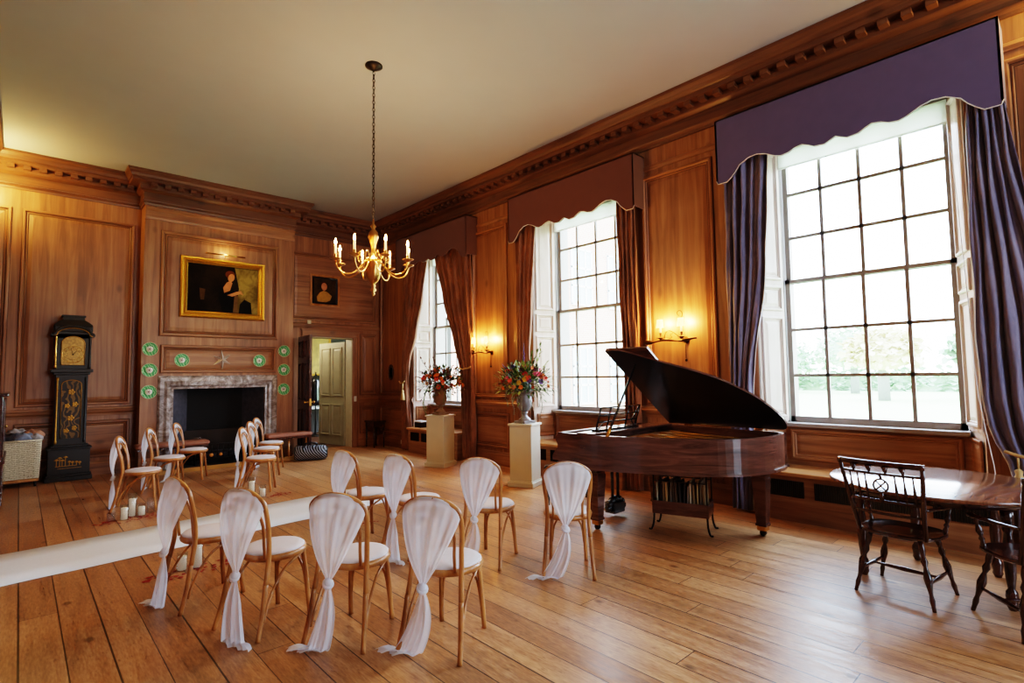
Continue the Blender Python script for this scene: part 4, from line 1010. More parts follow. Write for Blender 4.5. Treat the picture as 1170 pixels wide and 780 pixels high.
# ------------------------------------------------------------------ round table and armchairs
TX, TY = 5.17, .86
t_ = thing('round_table', 'round polished mahogany table below the large window', 'table', (TX, TY, 0))
MB().lathe([(.655, .722), (.69, .725), (.70, .735), (.70, .745), (.69, .752), (.001, .752)], (0, 0, 0), 64).build('tabletop', tablewood, t_)
MB().lathe([(.56, .67), (.575, .67), (.575, .722), (.56, .722)], (0, 0, 0), 48).build('apron', darkmahog, t_)
LP = [(.036, .67), (.036, .56), (.026, .55), (.034, .53), (.022, .50), (.03, .44), (.036, .34), (.03, .22), (.02, .14), (.032, .12), (.036, .09), (.03, .05), (.034, .03), (.02, 0)]
for a in (117, 236, 27, -34):
    rr = .50; MB().lathe([(r*1.0, z) for r, z in LP], (rr*math.cos(R(a)), rr*math.sin(R(a)), 0), 14).build('leg', darkmahog, t_)
def windsor(name, x, y, a, label):
    o = thing(name, label, 'chair', (x, y, 0), R(a), 'dark wooden spindle-back armchairs')
    seat = []
    for k in range(28):
        q = 2*PI*k/28; cx, sy = math.cos(q), math.sin(q)
        px = .22*(abs(cx)**.75)*(1 if cx > 0 else -1); py = .25*(abs(sy)**.7)*(1 if sy > 0 else -1)*(1+.06*cx); seat.append((px, py))
    b = MB(); n2 = len(seat)
    lv = [(.93, .425), (1.0, .435), (1.0, .448), (.96, .455), (.85, .450), (.5, .440)]
    for (s0, z0), (s1, z1) in zip(lv, lv[1:]): b.add([(px*s0, py*s0, z0) for px, py in seat]+[(px*s1, py*s1, z1) for px, py in seat], [(i, (i+1) % n2, n2+(i+1) % n2, n2+i) for i in range(n2)], 0, True)
    b.add([(px*.93, py*.93, .425) for px, py in seat], [tuple(reversed(range(n2)))]); b.add([(px*.5, py*.5, .44) for px, py in seat], [tuple(range(n2))])
    b.build('seat', darkmahog, o)
    rad = [.013, .018, .02, .013, .022, .012, .02, .026, .022, .016, .012, .017, .013, .012]
    def turned(p0, p1, sc_=1): 
        m2 = len(rad); pts = [tuple(Vector(p0).lerp(Vector(p1), i/(m2-1))) for i in range(m2)]; return MB().tube(pts, [r*sc_ for r in rad], 10)
    feet = {}
    for sx, tx, fx in ((1, .15, .235), (-1, -.14, -.225)):
        for sy in (1, -1):
            turned((tx, sy*.15, .43), (fx, sy*.235, 0)).build('leg', darkmahog, o); feet[(sx, sy)] = Vector((tx, sy*.15, .43)).lerp(Vector((fx, sy*.235, 0)), .62)
    def str_(a_, b_):
        pts = [tuple(Vector(a_).lerp(Vector(b_), i/6)) for i in range(7)]; MB().tube(pts, [.007, .010, .013, .016, .013, .010, .007], 8).build('stretcher', darkmahog, o)
    for sy in (1, -1): str_(feet[(1, sy)], feet[(-1, sy)])
    str_(feet[(1, 1)].lerp(feet[(-1, 1)], .5), feet[(1, -1)].lerp(feet[(-1, -1)], .5))
    # back
    top = lambda y: (-.345+.0*y, y, .955)
    for sy in (1, -1): MB().tube([(-.19, sy*.20, .445), (-.25, sy*.215, .62), (-.315, sy*.24, .85), (-.345, sy*.25, .965)], [.016, .017, .014, .013], 8).build('back_post', darkmahog, o)
    def bar(z, xo, h, w2, nm):
        b = MB(); b.grid(lambda u, v: (xo-.035*(1-(2*u-1)**2)+.0, (2*u-1)*w2, z+(v-.5)*h), 14, 1); q = b.build(nm, darkmahog, o); m3 = q.modifiers.new('t', 'SOLIDIFY'); m3.thickness = .018; m3.offset = 0
    bar(.955, -.340, .035, .262, 'top_rail'); bar(.885, -.318, .016, .245, 'back_rail'); bar(.690, -.27, .022, .225, 'back_rail'); bar(.60, -.245, .016, .215, 'back_rail')
    for k, yy in enumerate((-.19, -.14, -.09, .09, .14, .19)):
        xo = -.035*(1-(yy/.25)**2)
        MB().tube([(-.27+xo, yy, .69), (-.29+xo, yy, .77), (-.305+xo, yy, .83), (-.318+xo, yy, .885)], [.006, .010, .006, .006], 6).build('spindle', darkmahog, o)
    b = MB(); cz = .80; xo = -.33
    b.tube([(xo, .045*math.cos(2*PI*k/16), cz+.045*math.sin(2*PI*k/16)) for k in range(16)], .007, 6, closed=True)
    for k in range(4): q = PI/4+k*PI/2; b.tube([(xo, 0, cz), (xo, .045*math.cos(q), cz+.045*math.sin(q))], .006, 5)
    b.tube([(xo+.01, 0, .845), (xo-.02, 0, .885)], .010, 6); b.tube([(xo+.02, 0, .69), (xo, 0, .755)], .012, 6)
    b.build('splat', darkmahog, o)
    for yy in (-.15, -.05, .05, .15): MB().tube([(-.35-.03*(1-(yy/.25)**2), yy, .887), (-.365-.03*(1-(yy/.25)**2), yy*.98, .94)], [.004, .022], 6).build('crest_block', darkmahog, o)
    for sy in (1, -1):
        MB().tube(smooth_pts([(-.262, sy*.225, .66), (-.12, sy*.262, .658), (.03, sy*.275, .652), (.14, sy*.27, .648), (.175, sy*.255, .642)]), [.011]*4+[.014]*4+[.018]*4+[.014], 8).build('arm', darkmahog, o)
        turned((.09, sy*.225, .445), (.10, sy*.262, .648), .8).build('arm_support', darkmahog, o)
windsor('spindle_back_armchair', 4.74, 1.00, -7, 'dark spindle-back armchair fully in view, pushed up to the round table')
windsor('spindle_back_armchair', 4.66, .30, 36, 'dark armchair cut off by the right side of the view beside the round table')

# ------------------------------------------------------------------ longcase clock
ck = thing('longcase_clock', 'tall black lacquered longcase clock with gilt decoration against the panelled wall', 'clock', (.635, 11.40, 0))
blk = plain('clock_black_lacquer', rgb(26, 20, 18), .5, noise=.3, nscale=9)
MB().box(-.30, .30, -.17, .17, 0, .07, 0, .01).box(-.285, .285, -.16, .16, .07, .11, 0, .01).box(-.265, .265, -.15, .15, .11, .50, 0, .006).box(-.285, .285, -.16, .16, .50, .53, 0, .008).box(-.24, .24, -.14, .14, .53, .57, 0, .012).build('plinth_base', blk, ck)
b = MB(); rg = random.Random(2)
b.box(-.17, .10, -.154, -.15, .235, .243); 
for k, (x, z, h) in enumerate([(-.16, .24, .10), (-.12, .24, .13), (-.09, .24, .09), (-.05, .24, .14), (.0, .24, .06), (.04, .24, .05), (.09, .24, .05), (.13, .24, .04)]):
    b.box(x, x+.010, -.155, -.15, z, z+h); b.lathe([(.001, 0), (.035 if h > .08 else .02, .004), (.02, .02), (.001, .03)], (x+.005, -.152, z+h-.01), 10, sy=.08)
b.box(-.14, .16, -.155, -.15, .2, .206); b.build('gilt_scene', goldpaint, ck)
tr_ = MB().box(-.205, .205, -.12, .12, .57, 1.70, 0, .006).build('trunk', blk, ck)
b = MB()
def archpoly(w_, z0, z1, rise): return [(-w_, z0), (w_, z0)]+[(w_*math.cos(PI*k/12), z1+rise*math.sin(PI*k/12)) for k in range(13)]
ap = archpoly(.125, .68, 1.54, .075); nn = len(ap)
b.add([(x, -.122, z) for x, z in ap]+[(x, -.138, z) for x, z in ap], [tuple(range(nn, 2*nn))]+[(i, (i+1) % nn, nn+(i+1) % nn, nn+i) for i in range(nn)])
dr = b.build('door', lacq, ck)
b = MB(); b.tube([(x, -.139, z) for x, z in ap], .006, 6, closed=True); b.build('door_moulding', goldpaint, dr)
for (cx, cz, rr) in ((0, 1.42, .05), (-.05, 1.2, .04), (.05, 1.22, .045), (0, 1.0, .05), (-.05, .8, .04), (.05, .84, .04)):
    b = MB().ball((cx, -.139, cz), rr*.3, 7, 4, sc3=(1, .1, 1))
    for k in range(5): a = k*1.256; b.ball((cx+rr*.6*math.cos(a), -.139, cz+rr*.6*math.sin(a)), rr*.38, 7, 4, sc3=(1, .08, 1))
    b.build('gilt_flower', goldpaint, dr)
for sx in (-.18, .18): MB().lathe([(.016, .60), (.018, .64), (.012, .66), (.012, 1.60), (.018, 1.62), (.016, 1.66)], (sx, -.135, 0), 10).build('trunk_column', goldpaint if sx < 0 else blk, ck)
MB().box(-.235, .235, -.14, .14, 1.70, 1.74, 0, .01).box(-.27, .27, -.17, .14, 1.74, 1.79, 0, .008).build('hood_base', blk, ck)
hd = MB().box(-.235, .235, -.13, .14, 1.79, 2.36, 0, .004)
arch = [(-.235, 2.30), (.235, 2.30), (.235, 2.36)]+[(.215*math.cos(PI*k/12), 2.36+.12*math.sin(PI*k/12)) for k in range(13)]+[(-.235, 2.36)]
nn = len(arch); hd.add([(x, -.13, z) for x, z in arch]+[(x, .14, z) for x, z in arch], [tuple(range(nn)), tuple(reversed(range(nn, 2*nn)))]+[(i, (i+1) % nn, nn+(i+1) % nn, nn+i) for i in range(nn)])
hood = hd.build('hood', blk, ck)
b = MB(); pts = [(-.265, -.155, 2.36), (-.235, -.155, 2.37)]+[(-.225*math.cos(PI*k/12), -.155, 2.375+.115*math.sin(PI*k/12)) for k in range(13)]+[(.235, -.155, 2.37), (.265, -.155, 2.36)]
b.tube(pts, .022, 8); b.box(-.28, -.2, -.17, .14, 2.33, 2.365); b.box(.2, .28, -.17, .14, 2.33, 2.365); b.build('arched_cornice', blk, hood)
b = MB(); pts2 = [(x*.93, -.165, z-.03) for x, y, z in pts]; b.tube(pts2, .008, 6); b.build('gilt_arch_line', goldpaint, hood)
b = MB().box(-.25, .25, -.14, .14, 2.36, 2.40, 0, .01).box(-.25, .25, -.14, .14, 2.40, 2.50, 0, .02)
lvl = [(.25, .14, 2.50), (.235, .13, 2.53), (.19, .11, 2.57), (.145, .09, 2.60), (.135, .085, 2.65)]
for (a0, b0, z0), (a1, b1, z1) in zip(lvl, lvl[1:]): b.add([(-a0, -b0, z0), (a0, -b0, z0), (a0, b0, z0), (-a0, b0, z0), (-a1, -b1, z1), (a1, -b1, z1), (a1, b1, z1), (-a1, b1, z1)], [(i, (i+1) % 4, 4+(i+1) % 4, 4+i) for i in range(4)])
b.box(-.155, .155, -.1, .1, 2.65, 2.68, 0, .006); b.build('caddy_top', blk, ck)
for sx in (-.215, .215): MB().lathe([(.016, 1.80), (.02, 1.84), (.013, 1.86), (.013, 2.28), (.02, 2.31), (.016, 2.34)], (sx, -.15, 0), 10).build('hood_column', brass if sx < 0 else blk, ck)
dl = [(-.15, 1.86), (.15, 1.86), (.15, 2.20)]+[(.15*math.cos(PI*k/12), 2.20+.13*math.sin(PI*k/12)) for k in range(13)]+[(-.15, 2.20)]
nn = len(dl); b = MB(); b.add([(x, -.134, z) for x, z in dl], [tuple(range(nn))]); dial = b.build('dial', plain('dial_brass', rgb(150, 108, 48), .35, metal=.6, noise=.5, nscale=30), ck)
b = MB(); b.tube([(.135*math.cos(2*PI*k/36), -.136, 2.03+.135*math.sin(2*PI*k/36)) for k in range(36)], .006, 6, closed=True)
b.tube([(.085*math.cos(2*PI*k/36), -.136, 2.03+.085*math.sin(2*PI*k/36)) for k in range(36)], .003, 6, closed=True)
for k in range(12): a = k*PI/6; b.tube([(.095*math.cos(a), -.136, 2.03+.095*math.sin(a)), (.125*math.cos(a), -.136, 2.03+.125*math.sin(a))], .004, 5)
b.build('chapter_ring', brass, dial)
MB().tube([(0, -.14, 2.03), (.045, -.14, 2.09)], .004, 5).tube([(0, -.14, 2.03), (-.03, -.14, 2.14)], .003, 5).ball((0, -.14, 2.03), .012).build('hands', black, dial)
b = MB(); b.tube([(x*1.0, -.137, z) for x, z in dl], .008, 6, closed=True); b.build('dial_door_frame', goldpaint, hood)

# ------------------------------------------------------------------ wicker basket, cabinet
bk = thing('wicker_basket', 'square pale wicker basket on castors beside the longcase clock', 'basket', (.05, 11.22, 0))
b = MB()
hw, hd_ = .21, .19
for k in range(24):
    z = .14+k*.023; wob = .006 if k % 2 else -.006; e = .02*(k/24)
    a_, b_ = hw+e, hd_+e; pts = []
    for (x0, y0), (x1, y1) in (((-a_, -b_), (a_, -b_)), ((a_, -b_), (a_, b_)), ((a_, b_), (-a_, b_)), ((-a_, b_), (-a_, -b_))):
        for q in range(8):
            f = q/8; s2 = (1 if q % 2 else -1)*wob; nx, ny = (y1-y0), -(x1-x0); ln = math.hypot(nx, ny); pts.append((x0+(x1-x0)*f+nx/ln*s2, y0+(y1-y0)*f+ny/ln*s2, z))
    b.tube(pts, .011, 5, closed=True)
for sx in (-1, 1):
    for f in range(8): b.tube([(sx*hw, -hd_+2*hd_*f/7, .13), (sx*(hw+.02), (-hd_+2*hd_*f/7)*1.1, .69)], .006, 5)
for f in range(9): b.tube([(-hw+2*hw*f/8, -hd_, .13), ((-hw+2*hw*f/8)*1.1, -hd_-.02, .69)], .006, 5)
b.build('woven_body', wicker, bk)
b = MB(); b.tube([(-.235, -.215, .70), (.235, -.215, .70), (.235, .215, .70), (-.235, .215, .70)], .016, 8, closed=True); b.build('rim', wicker, bk)
MB().box(-.22, .22, -.2, .2, .085, .125, 0, .006).build('base_board', bentwood, bk)
for sx in (-.18, .18):
    for sy in (-.16, .16): MB().lathe([(.02, -.014), (.032, -.012), (.032, .012), (.02, .014)], (sx, sy, .034), 12, axis='X').box(sx-.01, sx+.01, sy-.01, sy+.01, .05, .086).build('castor', ironm, bk)
bd = [plain('bundle_blue', rgb(120, 126, 140), .9, noise=.4, nscale=14), plain('bundle_brown', rgb(170, 120, 92), .9, noise=.4, nscale=16), plain('bundle_dark', rgb(56, 50, 54), .9, noise=.4, nscale=14), plain('bundle_grey', rgb(168, 162, 160), .9, noise=.4, nscale=20)]
rc = random.Random(8)
for k, (x, y, z, r, mi, lab) in enumerate([(-.12, -.05, .70, .13, 2, 'dark crumpled cloth at the left of the wicker basket'), (.02, -.08, .72, .12, 0, 'blue-grey crumpled cloth in the middle of the wicker basket'), (.13, .0, .74, .13, 1, 'brown crumpled cloth at the right of the wicker basket'), (-.05, .08, .76, .13, 3, 'grey crumpled cloth at the back of the wicker basket'), (.17, -.10, .72, .08, 3, 'pale crumpled cloth hanging over the right rim of the wicker basket')]):
    ob = MB().ball((0, 0, 0), r, 24, 14, sc3=(1.1, 1, .8)); vv = []
    for (vx, vy, vz) in ob.v:
        n3 = .16*math.sin(vx*38+k)*math.sin(vy*33+k*2)*math.cos(vz*41)+.1*math.sin(vx*80+vz*66+k); q = 1+n3; vv.append((vx*q, vy*q, vz*q))
    ob.v = vv; tag(ob.build('crumpled_cloth', bd[mi], None, (.05+x, 11.22+y, z+.01)), lab, 'cloth', 'cloths heaped in the basket')
cb = thing('wooden_cabinet', 'tall dark wooden cabinet cut off by the left side of the view', 'cabinet', (-.33, 9.7, 0))
MB().box(-.20, .22, -.68, .68, .10, .62, 0, .01).box(-.20, .20, -.66, .66, .62, 1.42, 0, .008).build('carcass', darkmahog, cb)
MB().box(-.205, .245, -.70, .70, 1.42, 1.46, 0, .01).box(-.205, .235, -.69, .69, .60, .64, 0, .01).build('top_moulding', darkmahog, cb)
for sy in (-.34, .34):
    dd_ = MB().box(.20, .215, sy-.30, sy+.30, .68, 1.38, 0, .004).build('door', darkmahog, cb); MB().ball((.225, sy*.2, 1.02), .014).build('knob', brass, dd_)
    for sx in (-.16, .17): MB().lathe([(.035, .10), (.03, .06), (.02, .05), (.025, .03), (.02, 0)], (sx, sy*1.8, 0), 10).build('foot', ironm, cb)

# ------------------------------------------------------------------ hearth fender with padded seats
hf = thing('club_fender', 'low wooden hearth fender with two padded brown seats in front of the fireplace', 'fender', (2.9, 10.75, 0))
MB().box(-1.42, 1.42, -.06, 0, 0, .07, 0, .008).box(-1.42, -1.36, 0, .42, 0, .07, 0, .008).box(1.36, 1.42, 0, .42, 0, .07, 0, .008).build('curb', goldwood, hf)
for s3, (a0, a1) in ((-1, (-1.46, -.38)), (1, (.58, 1.46))):
    MB().box(a0, a1, -.12, .20, .455, .53, 0, .03).build('padded_seat', brownpad, hf)
    MB().box(a0+.02, a1-.02, -.10, .18, .42, .455).build('seat_board', darkmahog, hf)
    for x in (a0+.1, (a0+a1)/2, a1-.1):
        MB().tube([(x, -.03, .07), (x, -.03, .42)], [.02, .018], 8).build('leg', bentwood, hf)
b = MB().lathe([(.05, 0), (.07, .02), (.075, .045), (.07, .045), (.062, .022), (.001, .01)], (0, 0, 0), 18)
tag(b.build('glass_bowl', vglass, None, (2.36, 10.82, .53)), 'small clear glass bowl on the left padded hearth seat', 'bowl')

# duffel bag
bg = thing('duffel_bag', 'black duffel bag with white zebra stripes on the floor by the hearth', 'bag', (4.23, 10.42, 0), R(-22))
b = MB(); prof = [(.02, -.30), (.10, -.30), (.135, -.28), (.15, -.2), (.155, 0), (.15, .2), (.135, .28), (.10, .30), (.02, .30)]
b.lathe(prof, (0, 0, .145), 24, axis='X'); b.v = [(x, y, max(.004, z*.95+.004)) for x, y, z in b.v]; b.build('body', bagm, bg)
MB().box(-.27, .27, -.006, .006, .282, .292).build('zip', black, bg)
for sy in (-1, 1): MB().tube(smooth_pts([(-.14, sy*.13, .2), (-.12, sy*.11, .30), (0, sy*.06, .335), (.12, sy*.11, .30), (.14, sy*.13, .2)]), .012, 8).build('handle', black, bg)
for sx in (-1, 1): b = MB(); b.lathe([(.09, 0), (.12, .004), (.12, .008), (.09, .010)], (sx*.302, 0, .145), 20, axis='X'); b.build('end_panel', black, bg)

# ------------------------------------------------------------------ wall plates, star, pictures
whitegl = plain('plate_white_glaze', rgb(226, 226, 214), .3, noise=.05); redgl = plain('plate_dark_motif', rgb(120, 50, 60), .3); edgegl = plain('plate_cream_edge', rgb(214, 200, 160), .3)
def plate(x, z, y, lab):
    o = thing('wall_plate', lab, 'plate', (x, y, z), 0, 'green plates hung round the fireplace')
    MB().lathe([(.08, 0), (.115, -.016), (.118, -.02), (.112, -.02), (.075, -.008)], (0, 0, 0), 32, axis='Y').build('rim', plateg, o)
    MB().tube([(.117*math.cos(2*PI*k/32), -.019, .117*math.sin(2*PI*k/32)) for k in range(32)], .0035, 6, closed=True).build('rim_edge', edgegl, o)
    MB().lathe([(.078, -.004), (.076, -.009), (.052, -.0075)], (0, 0, 0), 32, axis='Y').build('well', plateg, o)
    MB().lathe([(.052, -.004), (.050, -.0105), (.001, -.0105)], (0, 0, 0), 28, axis='Y').build('centre', whitegl, o)
    b = MB(); b.lathe([(.014, -.0100), (.014, -.0125), (.001, -.0125)], (0, 0, 0), 12, axis='Y')
    for k in range(5): a = k*1.256; b.ball((.028*math.cos(a), -.012, .028*math.sin(a)), .006, 6, 4, sc3=(1, .3, 1))
    b.build('motif', redgl, o)
PY_ = BY-.012
for x, z, lab in ((1.675, 2.14, 'green plate at the top of the left column beside the fireplace'), (1.675, 1.77, 'green plate in the middle of the left column beside the fireplace'), (1.675, 1.39, 'green plate at the bottom of the left column beside the fireplace'),
                  (2.16, 1.95, 'green plate on the panel above the fireplace, left of the star'), (3.49, 1.95, 'green plate on the panel above the fireplace, right of the star'),
                  (3.97, 2.15, 'green plate at the top of the right column beside the fireplace'), (3.97, 1.77, 'green plate in the middle of the right column beside the fireplace'), (3.97, 1.375, 'green plate at the bottom of the right column beside the fireplace')):
    plate(x, z, BY-.003 if abs(x-2.8) > 1 else BY-.016, lab)
b = MB(); n5 = 6
for k in range(n5):
    a = PI/2+k*2*PI/n5+.05; r1 = .19 if k % 3 == 0 else .17
    tip = (r1*math.cos(a), 0, r1*math.sin(a)); l1 = (.062*math.cos(a-PI/6), 0, .062*math.sin(a-PI/6)); l2 = (.062*math.cos(a+PI/6), 0, .062*math.sin(a+PI/6)); c0 = (0, -.05, 0)
    b.add([c0, l1, tip], [(0, 1, 2)]); b.add([c0, tip, l2], [(0, 1, 2)])
tag(b.build('star_ornament', plain('star_metal', rgb(216, 204, 194), .3, metal=.6), None, (2.82, BY-.018, 1.96)), 'six-pointed silver metal star on the panel above the fireplace', 'ornament')

def frame_ring(b, x0, x1, z0, z1, y, w_, prof, mi=0):
    rs = [[(x0+a*w_, y-d, z0+a*w_), (x1-a*w_, y-d, z0+a*w_), (x1-a*w_, y-d, z1-a*w_), (x0+a*w_, y-d, z1-a*w_)] for a, d in prof]
    for k in range(len(rs)-1):
        for i in range(4): j = (i+1) % 4; b.add([rs[k][i], rs[k][j], rs[k+1][j], rs[k+1][i]], [(0, 1, 2, 3)], mi)
def flat(b, pts, y, mi=0): b.add([(x, y, z) for x, z in pts], [tuple(range(len(pts)))], mi)
def ell(cx, cz, rx, rz2, n_=20, rot=0):
    return [(cx+rx*math.cos(2*PI*k/n_)*math.cos(rot)-rz2*math.sin(2*PI*k/n_)*math.sin(rot), cz+rx*math.cos(2*PI*k/n_)*math.sin(rot)+rz2*math.sin(2*PI*k/n_)*math.cos(rot)) for k in range(n_)]
pic = thing('framed_painting', 'large dark oil painting of a leaning person in a wide gilt frame above the fireplace', 'painting', (2.83, BY-.02, 2.74))
X0, X1, H = -.73, .73, 1.13
b = MB(); frame_ring(b, X0, X1, 0, H, 0, .12, [(0, 0), (0, .05), (.15, .085), (.35, .08), (.5, .05), (.7, .06), (.85, .035), (1, .02)]); b.build('gilt_frame', gilt, pic)
def cvs(n_, c1, c2, s):
    q = fabric_m(n_, c1, c2, s, .7, 0, .05, (1, 1, 1)); q.node_tree.nodes['Principled BSDF'].inputs['Specular IOR Level'].default_value = .08; return q
b = MB(); flat(b, [(X0+.11, .11), (X1-.11, .11), (X1-.11, H-.11), (X0+.11, H-.11)], -.02); cv_ = b.build('canvas', cvs('canvas_dark', rgb(22, 13, 8), rgb(36, 24, 14), 4), pic)
def mm(n_, c): return plain(n_, c, .7, noise=.25, nscale=14, spec=.08)
b = MB(); flat(b, [(.20, .13), (.61, .12), (.61, 1.0), (.18, 1.0), (.26, .6)], -.0212); b.build('painted_wall_light', cvs('canvas_ochre', rgb(92, 72, 32), rgb(150, 124, 62), 3), cv_)
b = MB(); flat(b, [(-.02, .12), (.22, .12), (.24, .42), (.16, .58), (.02, .66), (-.06, .6), (-.10, .40)], -.0216); flat(b, [(.26, .12), (.50, .12), (.48, .34), (.36, .40), (.28, .30)], -.0216); b.build('painted_dark_clothes', mm('paint_black', rgb(14, 10, 10)), cv_)
b = MB(); flat(b, ell(.10, .86, .085, .075), -.022); b.build('painted_hair', mm('paint_hair', rgb(96, 44, 20)), cv_)
b = MB(); flat(b, ell(.12, .80, .055, .08, 20, -.3), -.0224); flat(b, [(.04, .70), (.10, .74), (.14, .70), (.10, .55), (.0, .50), (-.02, .6)], -.0224); flat(b, [(.05, .46), (.22, .54), (.30, .56), (.34, .48), (.28, .50), (.14, .44)], -.0226); b.build('painted_skin', mm('paint_skin', rgb(206, 134, 84)), cv_)
b = MB(); flat(b, [(.16, .13), (.24, .13), (.24, .46), (.18, .46)], -.0228); b.build('painted_pillar', mm('paint_tan', rgb(110, 78, 46)), cv_); b = MB(); flat(b, [(-.40, .34), (-.34, .34), (-.32, .54), (-.42, .56)], -.0224); b.build('painted_urn', mm('paint_brown', rgb(84, 56, 34)), cv_)
MB().tube([(-.34, -.10, 1.21), (.34, -.10, 1.21)], .014, 10).tube([(0, -.02, 1.16), (0, -.10, 1.21)], .007, 6).build('picture_light', brass, pic)
pc = thing('framed_portrait', 'small dark portrait bust in a thin wooden frame above the doorway', 'painting', (4.985, YF-.018, 3.19))
b = MB(); frame_ring(b, -.34, .34, 0, .70, 0, .05, [(0, 0), (0, .03), (.5, .04), (1, .02)]); b.build('wooden_frame', bentwood, pc)
b = MB(); frame_ring(b, -.30, .30, .04, .66, -.012, .05, [(0, 0), (0, .012), (1, .005)]); b.build('black_slip', black, pc)
b = MB(); flat(b, [(-.27, .07), (.27, .07), (.27, .63), (-.27, .63)], -.016); c2_ = b.build('canvas', cvs('canvas_brown', rgb(40, 28, 16), rgb(66, 48, 26), 5), pc)
b = MB(); flat(b, ell(-.02, .44, .065, .085), -.0172); b.build('painted_face', mm('paint_face', rgb(200, 130, 90)), c2_)
b = MB(); flat(b, ell(-.02, .475, .082, .085), -.0168); b.build('painted_hair', mm('paint_hair_dark', rgb(70, 36, 20)), c2_)
b = MB(); flat(b, [(-.17, .10), (.0, .08), (.12, .14), (.16, .24), (.06, .32), (-.03, .35), (-.12, .30), (-.19, .2)], -.0168); b.build('painted_coat', mm('paint_coat', rgb(176, 130, 64)), c2_)
# oval plaque on the window wall, white sensor, switch, socket
pl_ = thing('oval_plaque', 'small oval framed plaque on the corner panel beside the far curtain', 'plaque', (XR-.016, 11.0, 1.70))
b = MB(); b.lathe([(.105, 0), (.105, -.02), (.075, -.02), (.075, -.008)], (0, 0, 0), 28, axis='X', sx=1, sy=1.7); b.build('rim', darkmahog, pl_)
b = MB(); b.lathe([(.076, -.004), (.076, -.008), (.001, -.008)], (0, 0, 0), 28, axis='X', sy=1.7); b.build('field', bentwood, pl_)
tag(MB().box(4.60, 4.68, YF-.03, YF-.0, 2.76, 2.86, 0, .006).build('wall_sensor', cream), 'small cream sensor box on the wall above the open door', 'sensor')
tag(MB().box(5.69, 5.75, YF-.045, YF-.034, 1.04, 1.16, 0, .003).build('light_switch', whitep), 'small pale switch plate on the right side of the door casing', 'switch')
tag(MB().box(XR-.05, XR-.032, 10.42, 10.54, .10, .19, 0, .004).build('wall_socket', whitep), 'small white socket box low on the wall beside the far curtain', 'socket')
bx = thing('small_box', 'small dark box with a white lid on the far window seat', 'box', (6.30, 9.72, .52)); MB().box(-.08, .08, -.12, .12, 0, .11, 0, .006).build('body', ironm, bx); MB().box(-.085, .085, -.125, .125, .11, .14, 0, .006).build('lid', whitep, bx)
# corner stand
cs = thing('corner_table', 'small dark wooden table in the corner between doorway and far window', 'table', (6.06, 11.25, 0))
MB().box(-.16, .16, -.22, .22, .56, .60, 0, .008).build('tabletop', darkmahog, cs); MB().box(-.14, .14, -.20, .20, .46, .56).build('apron', darkmahog, cs)
for a in (-.12, .12):
    for q in (-.18, .18): MB().tube([(a, q, .46), (a, q, 0)], [.02, .015], 8).build('leg', darkmahog, cs)

# ------------------------------------------------------------------ doors and the room beyond
def panel_door(mb, w_, h, th_, rows):
    mb.box(0, w_, -th_/2, th_/2, 0, h)
    for s3 in (-1, 1):
        tt = lambda u, d, z, s3=s3: (u, s3*(th_/2+d), z)
        cw = (w_-.10*3)/2
        for cidx in range(2):
            u0 = .10+cidx*(cw+.10)
            for z0, z1 in rows: panel_mesh(mb, tt, u0, u0+cw, z0, z1, .55, 0, 0)
mb = MB(); panel_door(mb, .84, 2.46, .05, [(.18, .95), (1.12, 1.9), (2.0, 2.36)])
ang = math.atan2(-.82, -.085)
d1 = struct(mb.build('door_1', darkmahog, None, (4.40, 11.50, .01))); d1.rotation_euler = (0, 0, ang)
for s3 in (-1, 1): MB().lathe([(.03, 0), (.03, s3*.006), (.01, s3*.02), (.01, s3*.045), (.028, s3*.05), (.03, s3*.07), (.015, s3*.085)], (.77, s3*.026, 1.10), 14, axis='Y').build('door_knob', brass, d1)
MB().box(.838, .842, -.02, .02, 1.03, 1.17).build('lock_plate', brass, d1)
mb = MB(); panel_door(mb, 1.05, 2.42, .05, [(.22, .95), (1.15, 2.30)])
d2 = struct(mb.build('door_2', doorcream, None, (5.645, 11.93, .01))); d2.rotation_euler = (0, 0, math.atan2(1.04, -.16))
# beyond
rb_ = MB(); rb_.box(3.0, 8.6, 15.6, 15.8, 0, 3.2); rb_.box(2.9, 3.1, YF+.3, 15.8, 0, 3.2); rb_.box(8.5, 8.7, YF+.3, 15.8, 0, 3.2); 
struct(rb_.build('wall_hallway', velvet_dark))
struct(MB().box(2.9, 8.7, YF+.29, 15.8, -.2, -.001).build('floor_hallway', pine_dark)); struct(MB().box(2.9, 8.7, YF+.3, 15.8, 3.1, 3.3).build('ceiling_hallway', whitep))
jb = MB().box(DX0, DX0+.015, YF, YF+.3, 0, DZ).box(DX1-.015, DX1, YF, YF+.3, 0, DZ).box(DX0, DX1, YF, YF+.3, DZ-.015, DZ); struct(jb.build('trim_3', cream))
hp = thing('hall_picture', 'bright yellow picture on the hallway wall seen through the doorway', 'painting', (6.35, 15.57, 1.7)); MB().box(-.5, .5, -.0, .02, 0, 1.5).build('canvas', yellowart, hp)
b = MB(); frame_ring(b, -.54, .54, -.04, 1.54, .0, .05, [(0, 0), (0, .04), (1, .02)]); b.build('frame', gilt, hp)
ht = thing('hall_table', 'white hallway table seen through the doorway', 'table', (6.2, 15.1, 0)); MB().box(-.6, .6, -.25, .25, .72, .78, 0, .008).build('tabletop', whitep, ht)
for a in (-.55, .55):
    for q in (-.2, .2): MB().tube([(a, q, 0), (a, q, .72)], .025, 6).build('leg', whitep, ht)
cf = thing('dark_coat', 'dark coat hanging on a stand in the hallway', 'coat', (6.05, 14.6, 0))
MB().tube([(0, 0, 0), (0, 0, 1.75)], .02, 8).lathe([(.2, 0), (.2, .02), (.03, .05)], (0, 0, 0), 14).build('stand', ironm, cf)
